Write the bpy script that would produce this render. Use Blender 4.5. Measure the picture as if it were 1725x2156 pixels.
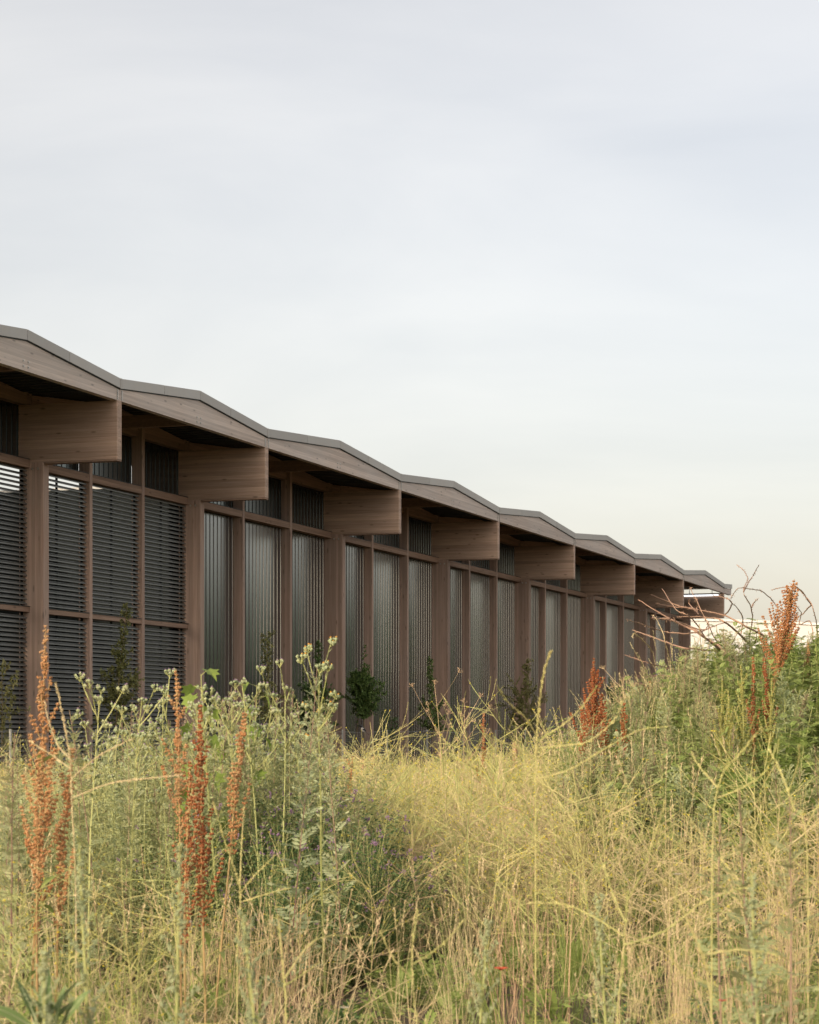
import bpy, math, random
import numpy as np
from mathutils import Vector, Matrix

# ------------------------------------------------------------------ camera, sky, sun, exposure
scene = bpy.context.scene
for _o in list(bpy.data.objects):
    bpy.data.objects.remove(_o)
C = scene.collection
EYE = 1.65                       # eye height above the field
F = 4600.0                       # focal length in units of a 1725 px wide picture
CX, HY = 862.5, 1538.0           # picture centre column, horizon row

cam_d = bpy.data.cameras.new('camera')
cam = bpy.data.objects.new('camera', cam_d)
C.objects.link(cam)
scene.camera = cam
cam.location = (0, 0, EYE)
cam.rotation_euler = (math.radians(90), 0, 0)
cam_d.sensor_fit = 'VERTICAL'
cam_d.sensor_height = 36.0
cam_d.sensor_width = 36.0
cam_d.lens = F / 2156.0 * 36.0
cam_d.shift_y = (HY - 1078.0) / 2156.0
cam_d.clip_start = 0.2
cam_d.clip_end = 3000
cam_d.dof.use_dof = True
cam_d.dof.focus_distance = 30.0
cam_d.dof.aperture_fstop = 7.1

SUN_EL = math.radians(19)
SUN_DIR = Vector((-0.53, -0.848, 0)).normalized() * math.cos(SUN_EL) + Vector((0, 0, math.sin(SUN_EL)))
sd = bpy.data.lights.new('sun', 'SUN')
sd.energy = 3.9
sd.angle = math.radians(1.2)
sd.color = (1.0, 0.83, 0.62)
sun = bpy.data.objects.new('sun', sd)
C.objects.link(sun)
sun.rotation_euler = SUN_DIR.to_track_quat('Z', 'Y').to_euler()

world = bpy.data.worlds.new('World')
scene.world = world
world.use_nodes = True
wn, wl = world.node_tree.nodes, world.node_tree.links
wn.clear()
w_out = wn.new('ShaderNodeOutputWorld')
w_bg = wn.new('ShaderNodeBackground')
w_sky = wn.new('ShaderNodeTexSky')
w_sky.sky_type = 'NISHITA'
w_sky.sun_disc = False
w_sky.sun_elevation = SUN_EL
w_sky.sun_rotation = math.atan2(SUN_DIR.x, SUN_DIR.y)
w_sky.air_density = 0.75
w_sky.dust_density = 5.0
w_sky.ozone_density = 1.0
# thin, even veil of high cloud over the clear sky
w_tc = wn.new('ShaderNodeTexCoord')
w_map = wn.new('ShaderNodeMapping')
w_map.inputs['Scale'].default_value = (2.2, 2.2, 7.0)
w_map.inputs['Rotation'].default_value = (0.12, 0.22, 0.4)
w_noise = wn.new('ShaderNodeTexNoise')
w_noise.inputs['Scale'].default_value = 1.7
w_noise.inputs['Detail'].default_value = 7
w_noise.inputs['Roughness'].default_value = 0.5
w_noise.inputs['Distortion'].default_value = 0.5
w_ramp = wn.new('ShaderNodeMapRange')
w_ramp.inputs['From Min'].default_value = 0.3
w_ramp.inputs['From Max'].default_value = 0.7
w_ramp.inputs['To Min'].default_value = 0.87
w_ramp.inputs['To Max'].default_value = 1.12
w_sep = wn.new('ShaderNodeSeparateXYZ')      # the veil looks denser where one looks through it at a low angle
w_low = wn.new('ShaderNodeMapRange')
w_low.interpolation_type = 'SMOOTHSTEP'
for _k, _v in (('From Min', 0.0), ('From Max', 0.16), ('To Min', 1.08), ('To Max', 1.0)): w_low.inputs[_k].default_value = _v
w_mul = wn.new('ShaderNodeMath')
w_mul.operation = 'MULTIPLY'
w_veil = wn.new('ShaderNodeVectorMath')
w_veil.operation = 'SCALE'
w_veil.inputs[0].default_value = (4.58, 4.05, 3.17)
w_mix = wn.new('ShaderNodeVectorMath')
w_mix.operation = 'ADD'
wl.new(w_tc.outputs['Generated'], w_map.inputs['Vector'])
wl.new(w_map.outputs['Vector'], w_noise.inputs['Vector'])
wl.new(w_noise.outputs['Fac'], w_ramp.inputs['Value'])
wl.new(w_tc.outputs['Generated'], w_sep.inputs[0])
wl.new(w_sep.outputs['Z'], w_low.inputs['Value'])
wl.new(w_ramp.outputs['Result'], w_mul.inputs[0])
wl.new(w_low.outputs['Result'], w_mul.inputs[1])
wl.new(w_mul.outputs[0], w_veil.inputs['Scale'])
wl.new(w_sky.outputs['Color'], w_mix.inputs[0])
wl.new(w_veil.outputs[0], w_mix.inputs[1])
wl.new(w_mix.outputs[0], w_bg.inputs['Color'])
w_bg.inputs['Strength'].default_value = 0.12
wl.new(w_bg.outputs['Background'], w_out.inputs['Surface'])

vs = scene.view_settings
vs.view_transform = 'Standard'
vs.look = 'None'
vs.exposure = 0.12
vs.gamma = 1.0
vs.use_curve_mapping = False
scene.render.engine = 'CYCLES'
scene.cycles.use_denoising = True
scene.cycles.max_bounces = 8
scene.cycles.diffuse_bounces = 2
scene.cycles.glossy_bounces = 3
scene.cycles.transparent_max_bounces = 8
scene.cycles.caustics_reflective = False
scene.cycles.caustics_refractive = False
scene.render.use_motion_blur = False

# ------------------------------------------------------------------ helpers
def at(x, y, Y):
    """world point that stands at depth Y under a place seen in the photograph (1725 px wide)"""
    return Vector(((x - CX) / F * Y, Y, EYE + (HY - y) / F * Y))

def tag(o, label=None, cat=None, group=None, kind=None):
    if label: o['label'] = label
    if cat: o['category'] = cat
    if group: o['group'] = group
    if kind: o['kind'] = kind
    return o

def empty(name, loc=(0, 0, 0), rz=0.0, **kw):
    o = bpy.data.objects.new(name, None)
    o.empty_display_size = 0.2
    o.location = loc
    o.rotation_euler = (0, 0, rz)
    C.objects.link(o)
    return tag(o, **kw)

def smooth(e0, e1, x):
    t = min(1, max(0, (x - e0) / (e1 - e0)))
    return t * t * (3 - 2 * t)

class Geo:
    """collects shapes; build() links them as ONE mesh object"""
    def __init__(self):
        self.v, self.f, self.m, self.n = [], [], [], 0
    def add(self, verts, faces, mat=0):
        b = self.n
        self.v.extend(verts)
        self.n += len(verts)
        for q in faces:
            self.f.append(tuple(b + i for i in q))
            self.m.append(mat)
    def box(self, x0, x1, y0, y1, z0, z1, mat=0):
        self.add([(x0, y0, z0), (x1, y0, z0), (x1, y1, z0), (x0, y1, z0), (x0, y0, z1), (x1, y0, z1), (x1, y1, z1), (x0, y1, z1)],
                 [(0, 3, 2, 1), (4, 5, 6, 7), (0, 1, 5, 4), (1, 2, 6, 5), (2, 3, 7, 6), (3, 0, 4, 7)], mat)
    def prism_xz(self, poly, y0, y1, mat=0):
        """polygon in x,z (counter-clockwise seen from -y) pushed from y0 to y1"""
        n = len(poly)
        vs_ = [(x, y0, z) for x, z in poly] + [(x, y1, z) for x, z in poly]
        fs = [tuple(range(n)), tuple(range(2 * n - 1, n - 1, -1))]
        for i in range(n):
            j = (i + 1) % n
            fs.append((j, i, n + i, n + j))
        self.add(vs_, fs, mat)
    def prism_yz(self, poly, x0, x1, mat=0):
        n = len(poly)
        vs_ = [(x0, y, z) for y, z in poly] + [(x1, y, z) for y, z in poly]
        fs = [tuple(range(n - 1, -1, -1)), tuple(range(n, 2 * n))]
        for i in range(n):
            j = (i + 1) % n
            fs.append((i, j, n + j, n + i))
        self.add(vs_, fs, mat)
    def tube(self, pts, r0, r1, sides=3, mat=0, cap=False):
        n = len(pts)
        vs_ = []
        ph = random.random() * 6.28
        for i, p in enumerate(pts):
            a = pts[max(0, i - 1)]
            b = pts[min(n - 1, i + 1)]
            d = (b[0] - a[0], b[1] - a[1], b[2] - a[2])
            L = math.sqrt(d[0] * d[0] + d[1] * d[1] + d[2] * d[2]) or 1e-9
            d = (d[0] / L, d[1] / L, d[2] / L)
            if abs(d[2]) < 0.9: ux, uy, uz = -d[1], d[0], 0.0
            else: ux, uy, uz = 0.0, -d[2], d[1]
            L = math.sqrt(ux * ux + uy * uy + uz * uz) or 1e-9
            ux, uy, uz = ux / L, uy / L, uz / L
            wx, wy, wz = d[1] * uz - d[2] * uy, d[2] * ux - d[0] * uz, d[0] * uy - d[1] * ux
            r = r0 + (r1 - r0) * i / max(1, n - 1)
            for k in range(sides):
                c, s = math.cos(ph + k * 6.28319 / sides) * r, math.sin(ph + k * 6.28319 / sides) * r
                vs_.append((p[0] + ux * c + wx * s, p[1] + uy * c + wy * s, p[2] + uz * c + wz * s))
        fs = []
        for i in range(n - 1):
            for k in range(sides):
                k2 = (k + 1) % sides
                fs.append((i * sides + k, i * sides + k2, (i + 1) * sides + k2, (i + 1) * sides + k))
        if cap:
            fs.append(tuple(range(sides - 1, -1, -1)))
            fs.append(tuple((n - 1) * sides + k for k in range(sides)))
        self.add(vs_, fs, mat)
    def bead(self, p, rx, rz=None, mat=0):
        rz = rz or rx
        x, y, z = p
        self.add([(x + rx, y, z), (x, y + rx, z), (x - rx, y, z), (x, y - rx, z), (x, y, z + rz), (x, y, z - rz)],
                 [(0, 1, 4), (1, 2, 4), (2, 3, 4), (3, 0, 4), (1, 0, 5), (2, 1, 5), (3, 2, 5), (0, 3, 5)], mat)
    def leaf(self, p, d, L, W, droop=0.0, fold=0.0, side=None, mat=0, shape=(0.0, 0.85, 1.0, 0.6, 0.0), segs=None):
        """leaf blade: strip along d with a width profile, curving down by droop"""
        d = Vector(d).normalized()
        s = Vector(side) if side is not None else d.cross(Vector((0, 0, 1)))
        if s.length < 1e-4: s = Vector((1, 0, 0))
        s.normalize()
        nrm = s.cross(d)
        prof = shape
        n = len(prof)
        vs_ = []
        q = Vector(p)
        step = L / (n - 1)
        for i, w in enumerate(prof):
            hw = W * 0.5 * w
            up = nrm * (fold * hw)
            if hw < 1e-5:
                vs_.append((tuple(q),))
            else:
                vs_.append((tuple(q - s * hw + up), tuple(q + s * hw + up)))
            d = (d + Vector((0, 0, -droop / (n - 1)))).normalized()
            q = q + d * step
        flat, idx = [], []
        for row in vs_:
            idx.append(tuple(range(len(flat), len(flat) + len(row))))
            flat.extend(row)
        fs = []
        for a, b in zip(idx, idx[1:]):
            if len(a) == 1 and len(b) == 2: fs.append((a[0], b[1], b[0]))
            elif len(a) == 2 and len(b) == 1: fs.append((a[0], a[1], b[0]))
            elif len(a) == 2 and len(b) == 2: fs.append((a[0], a[1], b[1], b[0]))
        self.add(flat, fs, mat)
    def chip(self, p, d, L, W, mat=0, side=None):
        """smallest leaf: one diamond"""
        d = Vector(d)
        d.normalize()
        s = side or d.cross(Vector((random.uniform(-1, 1), random.uniform(-1, 1), random.uniform(-.3, 1))))
        if s.length < 1e-4: s = Vector((1, 0, 0))
        s.normalize()
        p = Vector(p)
        m = p + d * (L * 0.45)
        self.add([tuple(p), tuple(m + s * (W / 2)), tuple(p + d * L), tuple(m - s * (W / 2))], [(0, 1, 2, 3)], mat)
    def mesh(self, name, mats):
        me = bpy.data.meshes.new(name)
        me.from_pydata(self.v, [], self.f)
        for m in mats: me.materials.append(m)
        if len(mats) > 1: me.polygons.foreach_set('material_index', self.m)
        me.update()
        return me
    def build(self, name, mats, parent=None, loc=None, **kw):
        if not isinstance(mats, (list, tuple)): mats = [mats]
        o = bpy.data.objects.new(name, self.mesh(name, mats))
        C.objects.link(o)
        if parent is not None: o.parent = parent
        if loc is not None: o.location = loc
        return tag(o, **kw)

def inst(name, me, parent, loc=(0, 0, 0), rot=(0, 0, 0)):
    o = bpy.data.objects.new(name, me)
    C.objects.link(o)
    o.parent = parent
    o.location = loc
    o.rotation_euler = rot
    return o

# ------------------------------------------------------------------ materials
def new_mat(name):
    m = bpy.data.materials.new(name)
    m.use_nodes = True
    nt = m.node_tree
    nt.nodes.clear()
    out = nt.nodes.new('ShaderNodeOutputMaterial')
    return m, nt.nodes, nt.links, out

def principled(nodes, links, out, **kw):
    b = nodes.new('ShaderNodeBsdfPrincipled')
    for k, v in kw.items(): b.inputs[k].default_value = v
    links.new(b.outputs['BSDF'], out.inputs['Surface'])
    return b

def rgb(c): return (c[0], c[1], c[2], 1.0)

def mix_rgb(nodes, links, fac, a, b, blend='MIX'):
    m = nodes.new('ShaderNodeMix')
    m.data_type = 'RGBA'
    m.blend_type = blend
    for sock, v in (('Factor', fac), ('A', a), ('B', b)):
        if isinstance(v, (int, float)): m.inputs[sock].default_value = v
        elif isinstance(v, tuple): m.inputs[sock].default_value = rgb(v)
        else: links.new(v, m.inputs[sock])
    return m.outputs['Result']

def math_n(nodes, links, op, a, b=None, c=None):
    m = nodes.new('ShaderNodeMath')
    m.operation = op
    for i, v in enumerate((a, b, c)):
        if v is None: continue
        if isinstance(v, (int, float)): m.inputs[i].default_value = v
        else: links.new(v, m.inputs[i])
    return m.outputs[0]

def maprange(nodes, links, v, a, b, c=0.0, d=1.0):
    m = nodes.new('ShaderNodeMapRange')
    links.new(v, m.inputs['Value'])
    for k, x in (('From Min', a), ('From Max', b), ('To Min', c), ('To Max', d)): m.inputs[k].default_value = x
    return m.outputs['Result']

def wood(name, axis, base, dark, lam, rough=0.75, grey=0.0):
    """laminated softwood: boards across the grain, streaks along it, knots"""
    m, n, l, out = new_mat(name)
    tc = n.new('ShaderNodeTexCoord')
    oi = n.new('ShaderNodeObjectInfo')
    off = n.new('ShaderNodeVectorMath'); off.operation = 'SCALE'
    cmb = n.new('ShaderNodeCombineXYZ')
    for k in range(3): l.new(oi.outputs['Random'], cmb.inputs[k])
    l.new(cmb.outputs[0], off.inputs[0]); off.inputs['Scale'].default_value = 37.0
    pos = n.new('ShaderNodeVectorMath'); pos.operation = 'ADD'
    l.new(tc.outputs['Object'], pos.inputs[0]); l.new(off.outputs[0], pos.inputs[1])
    sep = n.new('ShaderNodeSeparateXYZ'); l.new(tc.outputs['Object'], sep.inputs[0])
    across = {'X': sep.outputs['Z'], 'Y': sep.outputs['Z'], 'Z': sep.outputs['Y']}[axis]
    board = math_n(n, l, 'FLOOR', math_n(n, l, 'DIVIDE', across, lam))
    wn_ = n.new('ShaderNodeTexWhiteNoise'); wn_.noise_dimensions = '2D'
    cb = n.new('ShaderNodeCombineXYZ')
    l.new(board, cb.inputs[0]); l.new(oi.outputs['Random'], cb.inputs[1])
    l.new(cb.outputs[0], wn_.inputs['Vector'])
    sc = {'X': (0.5, 6, 14), 'Y': (6, 0.5, 14), 'Z': (14, 14, 0.5)}[axis]
    mp = n.new('ShaderNodeMapping'); mp.inputs['Scale'].default_value = sc
    l.new(pos.outputs[0], mp.inputs['Vector'])
    # shift the streaks from board to board
    sh = n.new('ShaderNodeVectorMath'); sh.operation = 'ADD'
    sc2 = n.new('ShaderNodeVectorMath'); sc2.operation = 'SCALE'; sc2.inputs['Scale'].default_value = 9.0
    l.new(wn_.outputs['Color'], sc2.inputs[0]); l.new(mp.outputs[0], sh.inputs[0]); l.new(sc2.outputs[0], sh.inputs[1])
    ns = n.new('ShaderNodeTexNoise'); ns.inputs['Scale'].default_value = 2.2; ns.inputs['Detail'].default_value = 6; ns.inputs['Roughness'].default_value = 0.65
    l.new(sh.outputs[0], ns.inputs['Vector'])
    streak = maprange(n, l, ns.outputs['Fac'], 0.3, 0.72)
    col = mix_rgb(n, l, streak, dark, base)
    bv = maprange(n, l, wn_.outputs['Value'], 0, 1, 0.80, 1.16)
    fr = math_n(n, l, 'FRACT', math_n(n, l, 'DIVIDE', across, lam))
    glue = maprange(n, l, fr, 0.0, 0.10, 0.72, 1.0)
    bv = math_n(n, l, 'MULTIPLY', bv, glue)
    hs = n.new('ShaderNodeHueSaturation'); l.new(col, hs.inputs['Color']); l.new(bv, hs.inputs['Value'])
    # knots
    mk = n.new('ShaderNodeMapping')
    mk.inputs['Scale'].default_value = {'X': (2.2, 5, 7.5), 'Y': (5, 2.2, 7.5), 'Z': (7.5, 7.5, 1.9)}[axis]
    l.new(pos.outputs[0], mk.inputs['Vector'])
    vo = n.new('ShaderNodeTexVoronoi'); vo.inputs['Scale'].default_value = 1.0
    l.new(mk.outputs[0], vo.inputs['Vector'])
    kn = maprange(n, l, vo.outputs['Distance'], 0.07, 0.17, 0.75, 0.0)
    kc = mix_rgb(n, l, kn, hs.outputs['Color'], tuple(x * 0.35 for x in dark))
    # weathering in large soft patches
    nw = n.new('ShaderNodeTexNoise'); nw.inputs['Scale'].default_value = 0.7; nw.inputs['Detail'].default_value = 4
    l.new(pos.outputs[0], nw.inputs['Vector'])
    g = (sum(base) / 3 * 0.92,) * 3
    wfac = maprange(n, l, nw.outputs['Fac'], 0.35, 0.7, grey * 0.3, grey)
    fin = mix_rgb(n, l, wfac, kc, g)
    b = principled(n, l, out, Roughness=rough)
    b.inputs['Specular IOR Level'].default_value = 0.25
    l.new(fin, b.inputs['Base Color'])
    bp = n.new('ShaderNodeBump'); bp.inputs['Strength'].default_value = 0.25; bp.inputs['Distance'].default_value = 0.004
    l.new(ns.outputs['Fac'], bp.inputs['Height']); l.new(bp.outputs[0], b.inputs['Normal'])
    return m

def metal(name, col, rough, metallic, var=0.12, streak=True, bump=0.12, rvar=0.2):
    m, n, l, out = new_mat(name)
    tc = n.new('ShaderNodeTexCoord')
    mp = n.new('ShaderNodeMapping'); mp.inputs['Scale'].default_value = (1.5, 1.5, 0.25 if streak else 1.5)
    l.new(tc.outputs['Object'], mp.inputs['Vector'])
    ns = n.new('ShaderNodeTexNoise'); ns.inputs['Scale'].default_value = 2.0; ns.inputs['Detail'].default_value = 6
    l.new(mp.outputs[0], ns.inputs['Vector'])
    oi = n.new('ShaderNodeObjectInfo')
    f = maprange(n, l, ns.outputs['Fac'], 0.3, 0.7)
    c = mix_rgb(n, l, f, tuple(x * (1 - var) for x in col), tuple(x * (1 + var) for x in col))
    hs = n.new('ShaderNodeHueSaturation'); l.new(c, hs.inputs['Color'])
    l.new(maprange(n, l, oi.outputs['Random'], 0, 1, 0.93, 1.07), hs.inputs['Value'])
    b = principled(n, l, out, Metallic=metallic, Roughness=rough)
    l.new(hs.outputs['Color'], b.inputs['Base Color'])
    l.new(maprange(n, l, ns.outputs['Fac'], 0.3, 0.7, rough * (1 - rvar * 0.75), min(1, rough * (1 + rvar))), b.inputs['Roughness'])
    bp = n.new('ShaderNodeBump'); bp.inputs['Strength'].default_value = bump; bp.inputs['Distance'].default_value = 0.01
    n2 = n.new('ShaderNodeTexNoise'); n2.inputs['Scale'].default_value = 1.3
    l.new(tc.outputs['Object'], n2.inputs['Vector'])
    l.new(n2.outputs['Fac'], bp.inputs['Height']); l.new(bp.outputs[0], b.inputs['Normal'])
    return m

def plain(name, col, rough=0.7, metallic=0.0, var=0.1, scale=8.0):
    m, n, l, out = new_mat(name)
    tc = n.new('ShaderNodeTexCoord')
    ns = n.new('ShaderNodeTexNoise'); ns.inputs['Scale'].default_value = scale; ns.inputs['Detail'].default_value = 5
    l.new(tc.outputs['Object'], ns.inputs['Vector'])
    c = mix_rgb(n, l, maprange(n, l, ns.outputs['Fac'], 0.3, 0.7), tuple(x * (1 - var) for x in col), tuple(min(1, x * (1 + var)) for x in col))
    b = principled(n, l, out, Roughness=rough, Metallic=metallic)
    l.new(c, b.inputs['Base Color'])
    return m

def plant_mat(name, cols, trans=0.35, rough=0.6, scale=9.0):
    """leaf or stem: hue wanders from plant to plant and from tuft to tuft, some light passes through"""
    m, n, l, out = new_mat(name)
    tc = n.new('ShaderNodeTexCoord')
    oi = n.new('ShaderNodeObjectInfo')
    ns = n.new('ShaderNodeTexNoise'); ns.inputs['Scale'].default_value = scale; ns.inputs['Detail'].default_value = 3
    l.new(tc.outputs['Object'], ns.inputs['Vector'])
    f = math_n(n, l, 'ADD', math_n(n, l, 'MULTIPLY', maprange(n, l, ns.outputs['Fac'], 0.3, 0.7), 0.55), math_n(n, l, 'MULTIPLY', oi.outputs['Random'], 0.45))
    cr = n.new('ShaderNodeValToRGB')
    e = cr.color_ramp.elements
    e[0].color = rgb(cols[0]); e[1].color = rgb(cols[-1])
    e[0].position = 0.12; e[1].position = 0.88
    for i, c in enumerate(cols[1:-1]):
        x = e.new(0.12 + 0.76 * (i + 1) / (len(cols) - 1)); x.color = rgb(c)
    l.new(f, cr.inputs['Fac'])
    b = n.new('ShaderNodeBsdfPrincipled')
    b.inputs['Roughness'].default_value = rough
    b.inputs['Specular IOR Level'].default_value = 0.25
    l.new(cr.outputs['Color'], b.inputs['Base Color'])
    if trans > 0:
        t = n.new('ShaderNodeBsdfTranslucent')
        l.new(cr.outputs['Color'], t.inputs['Color'])
        mx = n.new('ShaderNodeMixShader'); mx.inputs[0].default_value = trans
        l.new(b.outputs[0], mx.inputs[1]); l.new(t.outputs[0], mx.inputs[2])
        l.new(mx.outputs[0], out.inputs['Surface'])
    else:
        l.new(b.outputs[0], out.inputs['Surface'])
    return m

# ------------------------------------------------------------------ ground
random.seed(11)
def gz(x, y):
    """height of the soil: a flat field with a heaped bank on the right"""
    h = 1.75 * smooth(0.0, 3.7, x - 0.04 * (y - 22)) * math.exp(-((y - 22.9) / 4.3) ** 2)
    h += 0.05 * math.sin(x * 1.7 + 0.6) * math.sin(y * 1.1) + 0.03 * math.sin(x * 4.1 + y * 2.7)
    return h * smooth(2, 8, y) if y < 60 else h * max(0, 1 - (y - 60) / 10)

m_soil, n_, l_, o_ = new_mat('dry_soil')
tc_ = n_.new('ShaderNodeTexCoord')
s1 = n_.new('ShaderNodeTexNoise'); s1.inputs['Scale'].default_value = 0.9; s1.inputs['Detail'].default_value = 8
s2 = n_.new('ShaderNodeTexNoise'); s2.inputs['Scale'].default_value = 22; s2.inputs['Detail'].default_value = 6
for s_ in (s1, s2): l_.new(tc_.outputs['Object'], s_.inputs['Vector'])
c1 = mix_rgb(n_, l_, maprange(n_, l_, s1.outputs['Fac'], 0.35, 0.65), (0.10, 0.068, 0.042), (0.14, 0.105, 0.06))
c2 = mix_rgb(n_, l_, maprange(n_, l_, s2.outputs['Fac'], 0.3, 0.7, 0, 0.6), c1, (0.06, 0.045, 0.03))
b_ = principled(n_, l_, o_, Roughness=0.95)
l_.new(c2, b_.inputs['Base Color'])
bp_ = n_.new('ShaderNodeBump'); bp_.inputs['Strength'].default_value = 0.8; bp_.inputs['Distance'].default_value = 0.05
l_.new(s2.outputs['Fac'], bp_.inputs['Height']); l_.new(bp_.outputs[0], b_.inputs['Normal'])

g = Geo()
xs = [-1500, -400, -120, -50] + [-30 + 0.5 * i for i in range(121)] + [50, 120, 400, 1500]
ys = [-600, -100, -20, 0] + [2 + 0.5 * i for i in range(137)] + [80, 100, 140, 250, 600, 2500]
for yy in ys:
    for xx in xs:
        g.v.append((xx, yy, gz(xx, yy) if (-31 < xx < 31 and 1 < yy < 71) else (0 if abs(xx) < 200 else 0)))
nx = len(xs)
for j in range(len(ys) - 1):
    for i in range(nx - 1):
        g.f.append((j * nx + i, j * nx + i + 1, (j + 1) * nx + i + 1, (j + 1) * nx + i)); g.m.append(0)
ground = g.build('ground', m_soil, kind='structure')
for p_ in ground.data.polygons: p_.use_smooth = True

# ------------------------------------------------------------------ the long timber building
ANG = math.atan((2435 - CX) / F)
X0 = -18.96                                     # where the line of the eaves crosses Y = 0
FIN_C = [35.22 - 7.0, 35.22, 42.22, 49.21] + [49.21 + 8.675 * k for k in range(1, 7)]   # frame lines along the building
S_END = FIN_C[-1] + 1.72
FW, CW, MW = 0.095, 0.11, 0.06                  # half widths: beam, column, mullion
Z_RAIL, Z_FIN0, Z_EAVE, Z_VAL, Z_PEAK = EYE + 4.935, EYE + 4.96, EYE + 6.03, EYE + 6.235, EYE + 6.53
P_COL0, P_WALL, P_MUL = 1.50, 2.02, 1.77

M_BEAM = wood('glulam_weathered', 'X', (0.74, 0.63, 0.56), (0.53, 0.43, 0.375), 0.045, grey=0.35)
M_FIN = wood('glulam_panel', 'Y', (0.59, 0.425, 0.33), (0.36, 0.24, 0.175), 0.09, rough=0.6, grey=0.08)
M_COL = wood('glulam_upright', 'Z', (0.55, 0.39, 0.31), (0.36, 0.235, 0.18), 0.06, grey=0.2)
M_RAIL = wood('shade_toned_rail', 'X', (0.42, 0.28, 0.205), (0.26, 0.165, 0.12), 0.06, grey=0.12)  # same timber as the columns, colour lowered to stand in for eaves shade
M_STRIP = metal('grey_fascia_metal', (0.48, 0.465, 0.445), 0.55, 0.25, 0.06, streak=False)
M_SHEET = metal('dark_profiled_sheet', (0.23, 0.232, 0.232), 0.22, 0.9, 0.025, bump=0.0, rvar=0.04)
M_SHEET2 = metal('shade_toned_upper_sheet', (0.115, 0.13, 0.13), 0.19, 0.9, 0.025, bump=0.0, rvar=0.04)  # same cladding as below, base colour darkened to paint in shade under the eaves
M_BLADE = metal('louvre_blade_metal', (0.23, 0.235, 0.23), 0.40, 0.5, 0.10, streak=False)
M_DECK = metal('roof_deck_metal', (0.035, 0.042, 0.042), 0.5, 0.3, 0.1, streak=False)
M_ROOF = metal('roof_sheet_metal', (0.26, 0.26, 0.26), 0.5, 0.4, 0.1, streak=False)
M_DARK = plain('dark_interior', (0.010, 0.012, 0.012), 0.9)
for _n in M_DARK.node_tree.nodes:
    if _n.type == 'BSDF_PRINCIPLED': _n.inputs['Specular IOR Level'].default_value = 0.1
M_BOLT = metal('zinc_bolt', (0.55, 0.53, 0.50), 0.35, 0.8, 0.1, streak=False)
M_CREAM = plain('cream_lining', (0.72, 0.60, 0.46), 0.8, var=0.06, scale=1.0)

bld = empty('timber_building', (X0, 0, 0), math.pi / 2 - ANG,
            label='long low timber-framed building with zigzag roofline and deep eaves', cat='building')
BM = Matrix.Translation((X0, 0, 0)) @ Matrix.Rotation(math.pi / 2 - ANG, 4, 'Z')
def bworld(s, p, z): return BM @ Vector((s, p, z))

_cache = {}
def shared(key, fn, name, mats):
    if key not in _cache: _cache[key] = fn().mesh(name, mats)
    return _cache[key]

def bevel_box(hx, y0, y1, z0, z1, b=0.008):
    """upright board with eased long edges, centred in x"""
    g_ = Geo()
    poly = [(-hx + b, y0), (hx - b, y0), (hx, y0 + b), (hx, y1 - b), (hx - b, y1), (-hx + b, y1), (-hx, y1 - b), (-hx, y0 + b)]
    n8 = len(poly)
    g_.add([(x, y, z0) for x, y in poly] + [(x, y, z1) for x, y in poly],
           [tuple(range(n8 - 1, -1, -1)), tuple(range(n8, 2 * n8))] + [(i, (i + 1) % n8, n8 + (i + 1) % n8, n8 + i) for i in range(n8)])
    return g_

def bolt_mesh():
    g_ = Geo()
    k6 = [(0.016 * math.cos(i * math.pi / 4), 0.016 * math.sin(i * math.pi / 4)) for i in range(8)]
    g_.prism_xz([(x * 1.5, z * 1.5) for x, z in k6], -0.006, 0.0)
    g_.prism_xz([(x * 0.8, z * 0.8) for x, z in k6], -0.017, -0.006)
    return g_
bolt_me = bolt_mesh().mesh('bolt', [M_BOLT])

# columns and the deep cantilever beams on every frame line
col_me = bevel_box(CW, P_COL0, P_WALL - 0.012, -0.1, Z_FIN0 - 0.004, 0.012).mesh('column', [M_COL])
fin_g = bevel_box(FW, 0.0, P_WALL + 0.10, Z_FIN0, Z_EAVE - 0.004, 0.008)
fin_me = fin_g.mesh('cantilever_beam', [M_FIN])
cap_me = bevel_box(FW + 0.004, 0.006, P_COL0 - 0.02, Z_FIN0 - 0.034, Z_FIN0 - 0.006, 0.004).mesh('edge_trim', [M_RAIL])
for k, s in enumerate(FIN_C):
    inst('column', col_me, bld, (s, 0, 0))
    fb = inst('cantilever_beam', fin_me, bld, (s, 0, 0))
    inst('edge_trim', cap_me, fb)
    for dy in (0.08, 0.2):
        inst('bolt', bolt_me, bld, (s - CW - 0.001, P_COL0 + dy + 0.03, Z_FIN0 - 0.12), (0, 0, -math.pi / 2))

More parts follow.
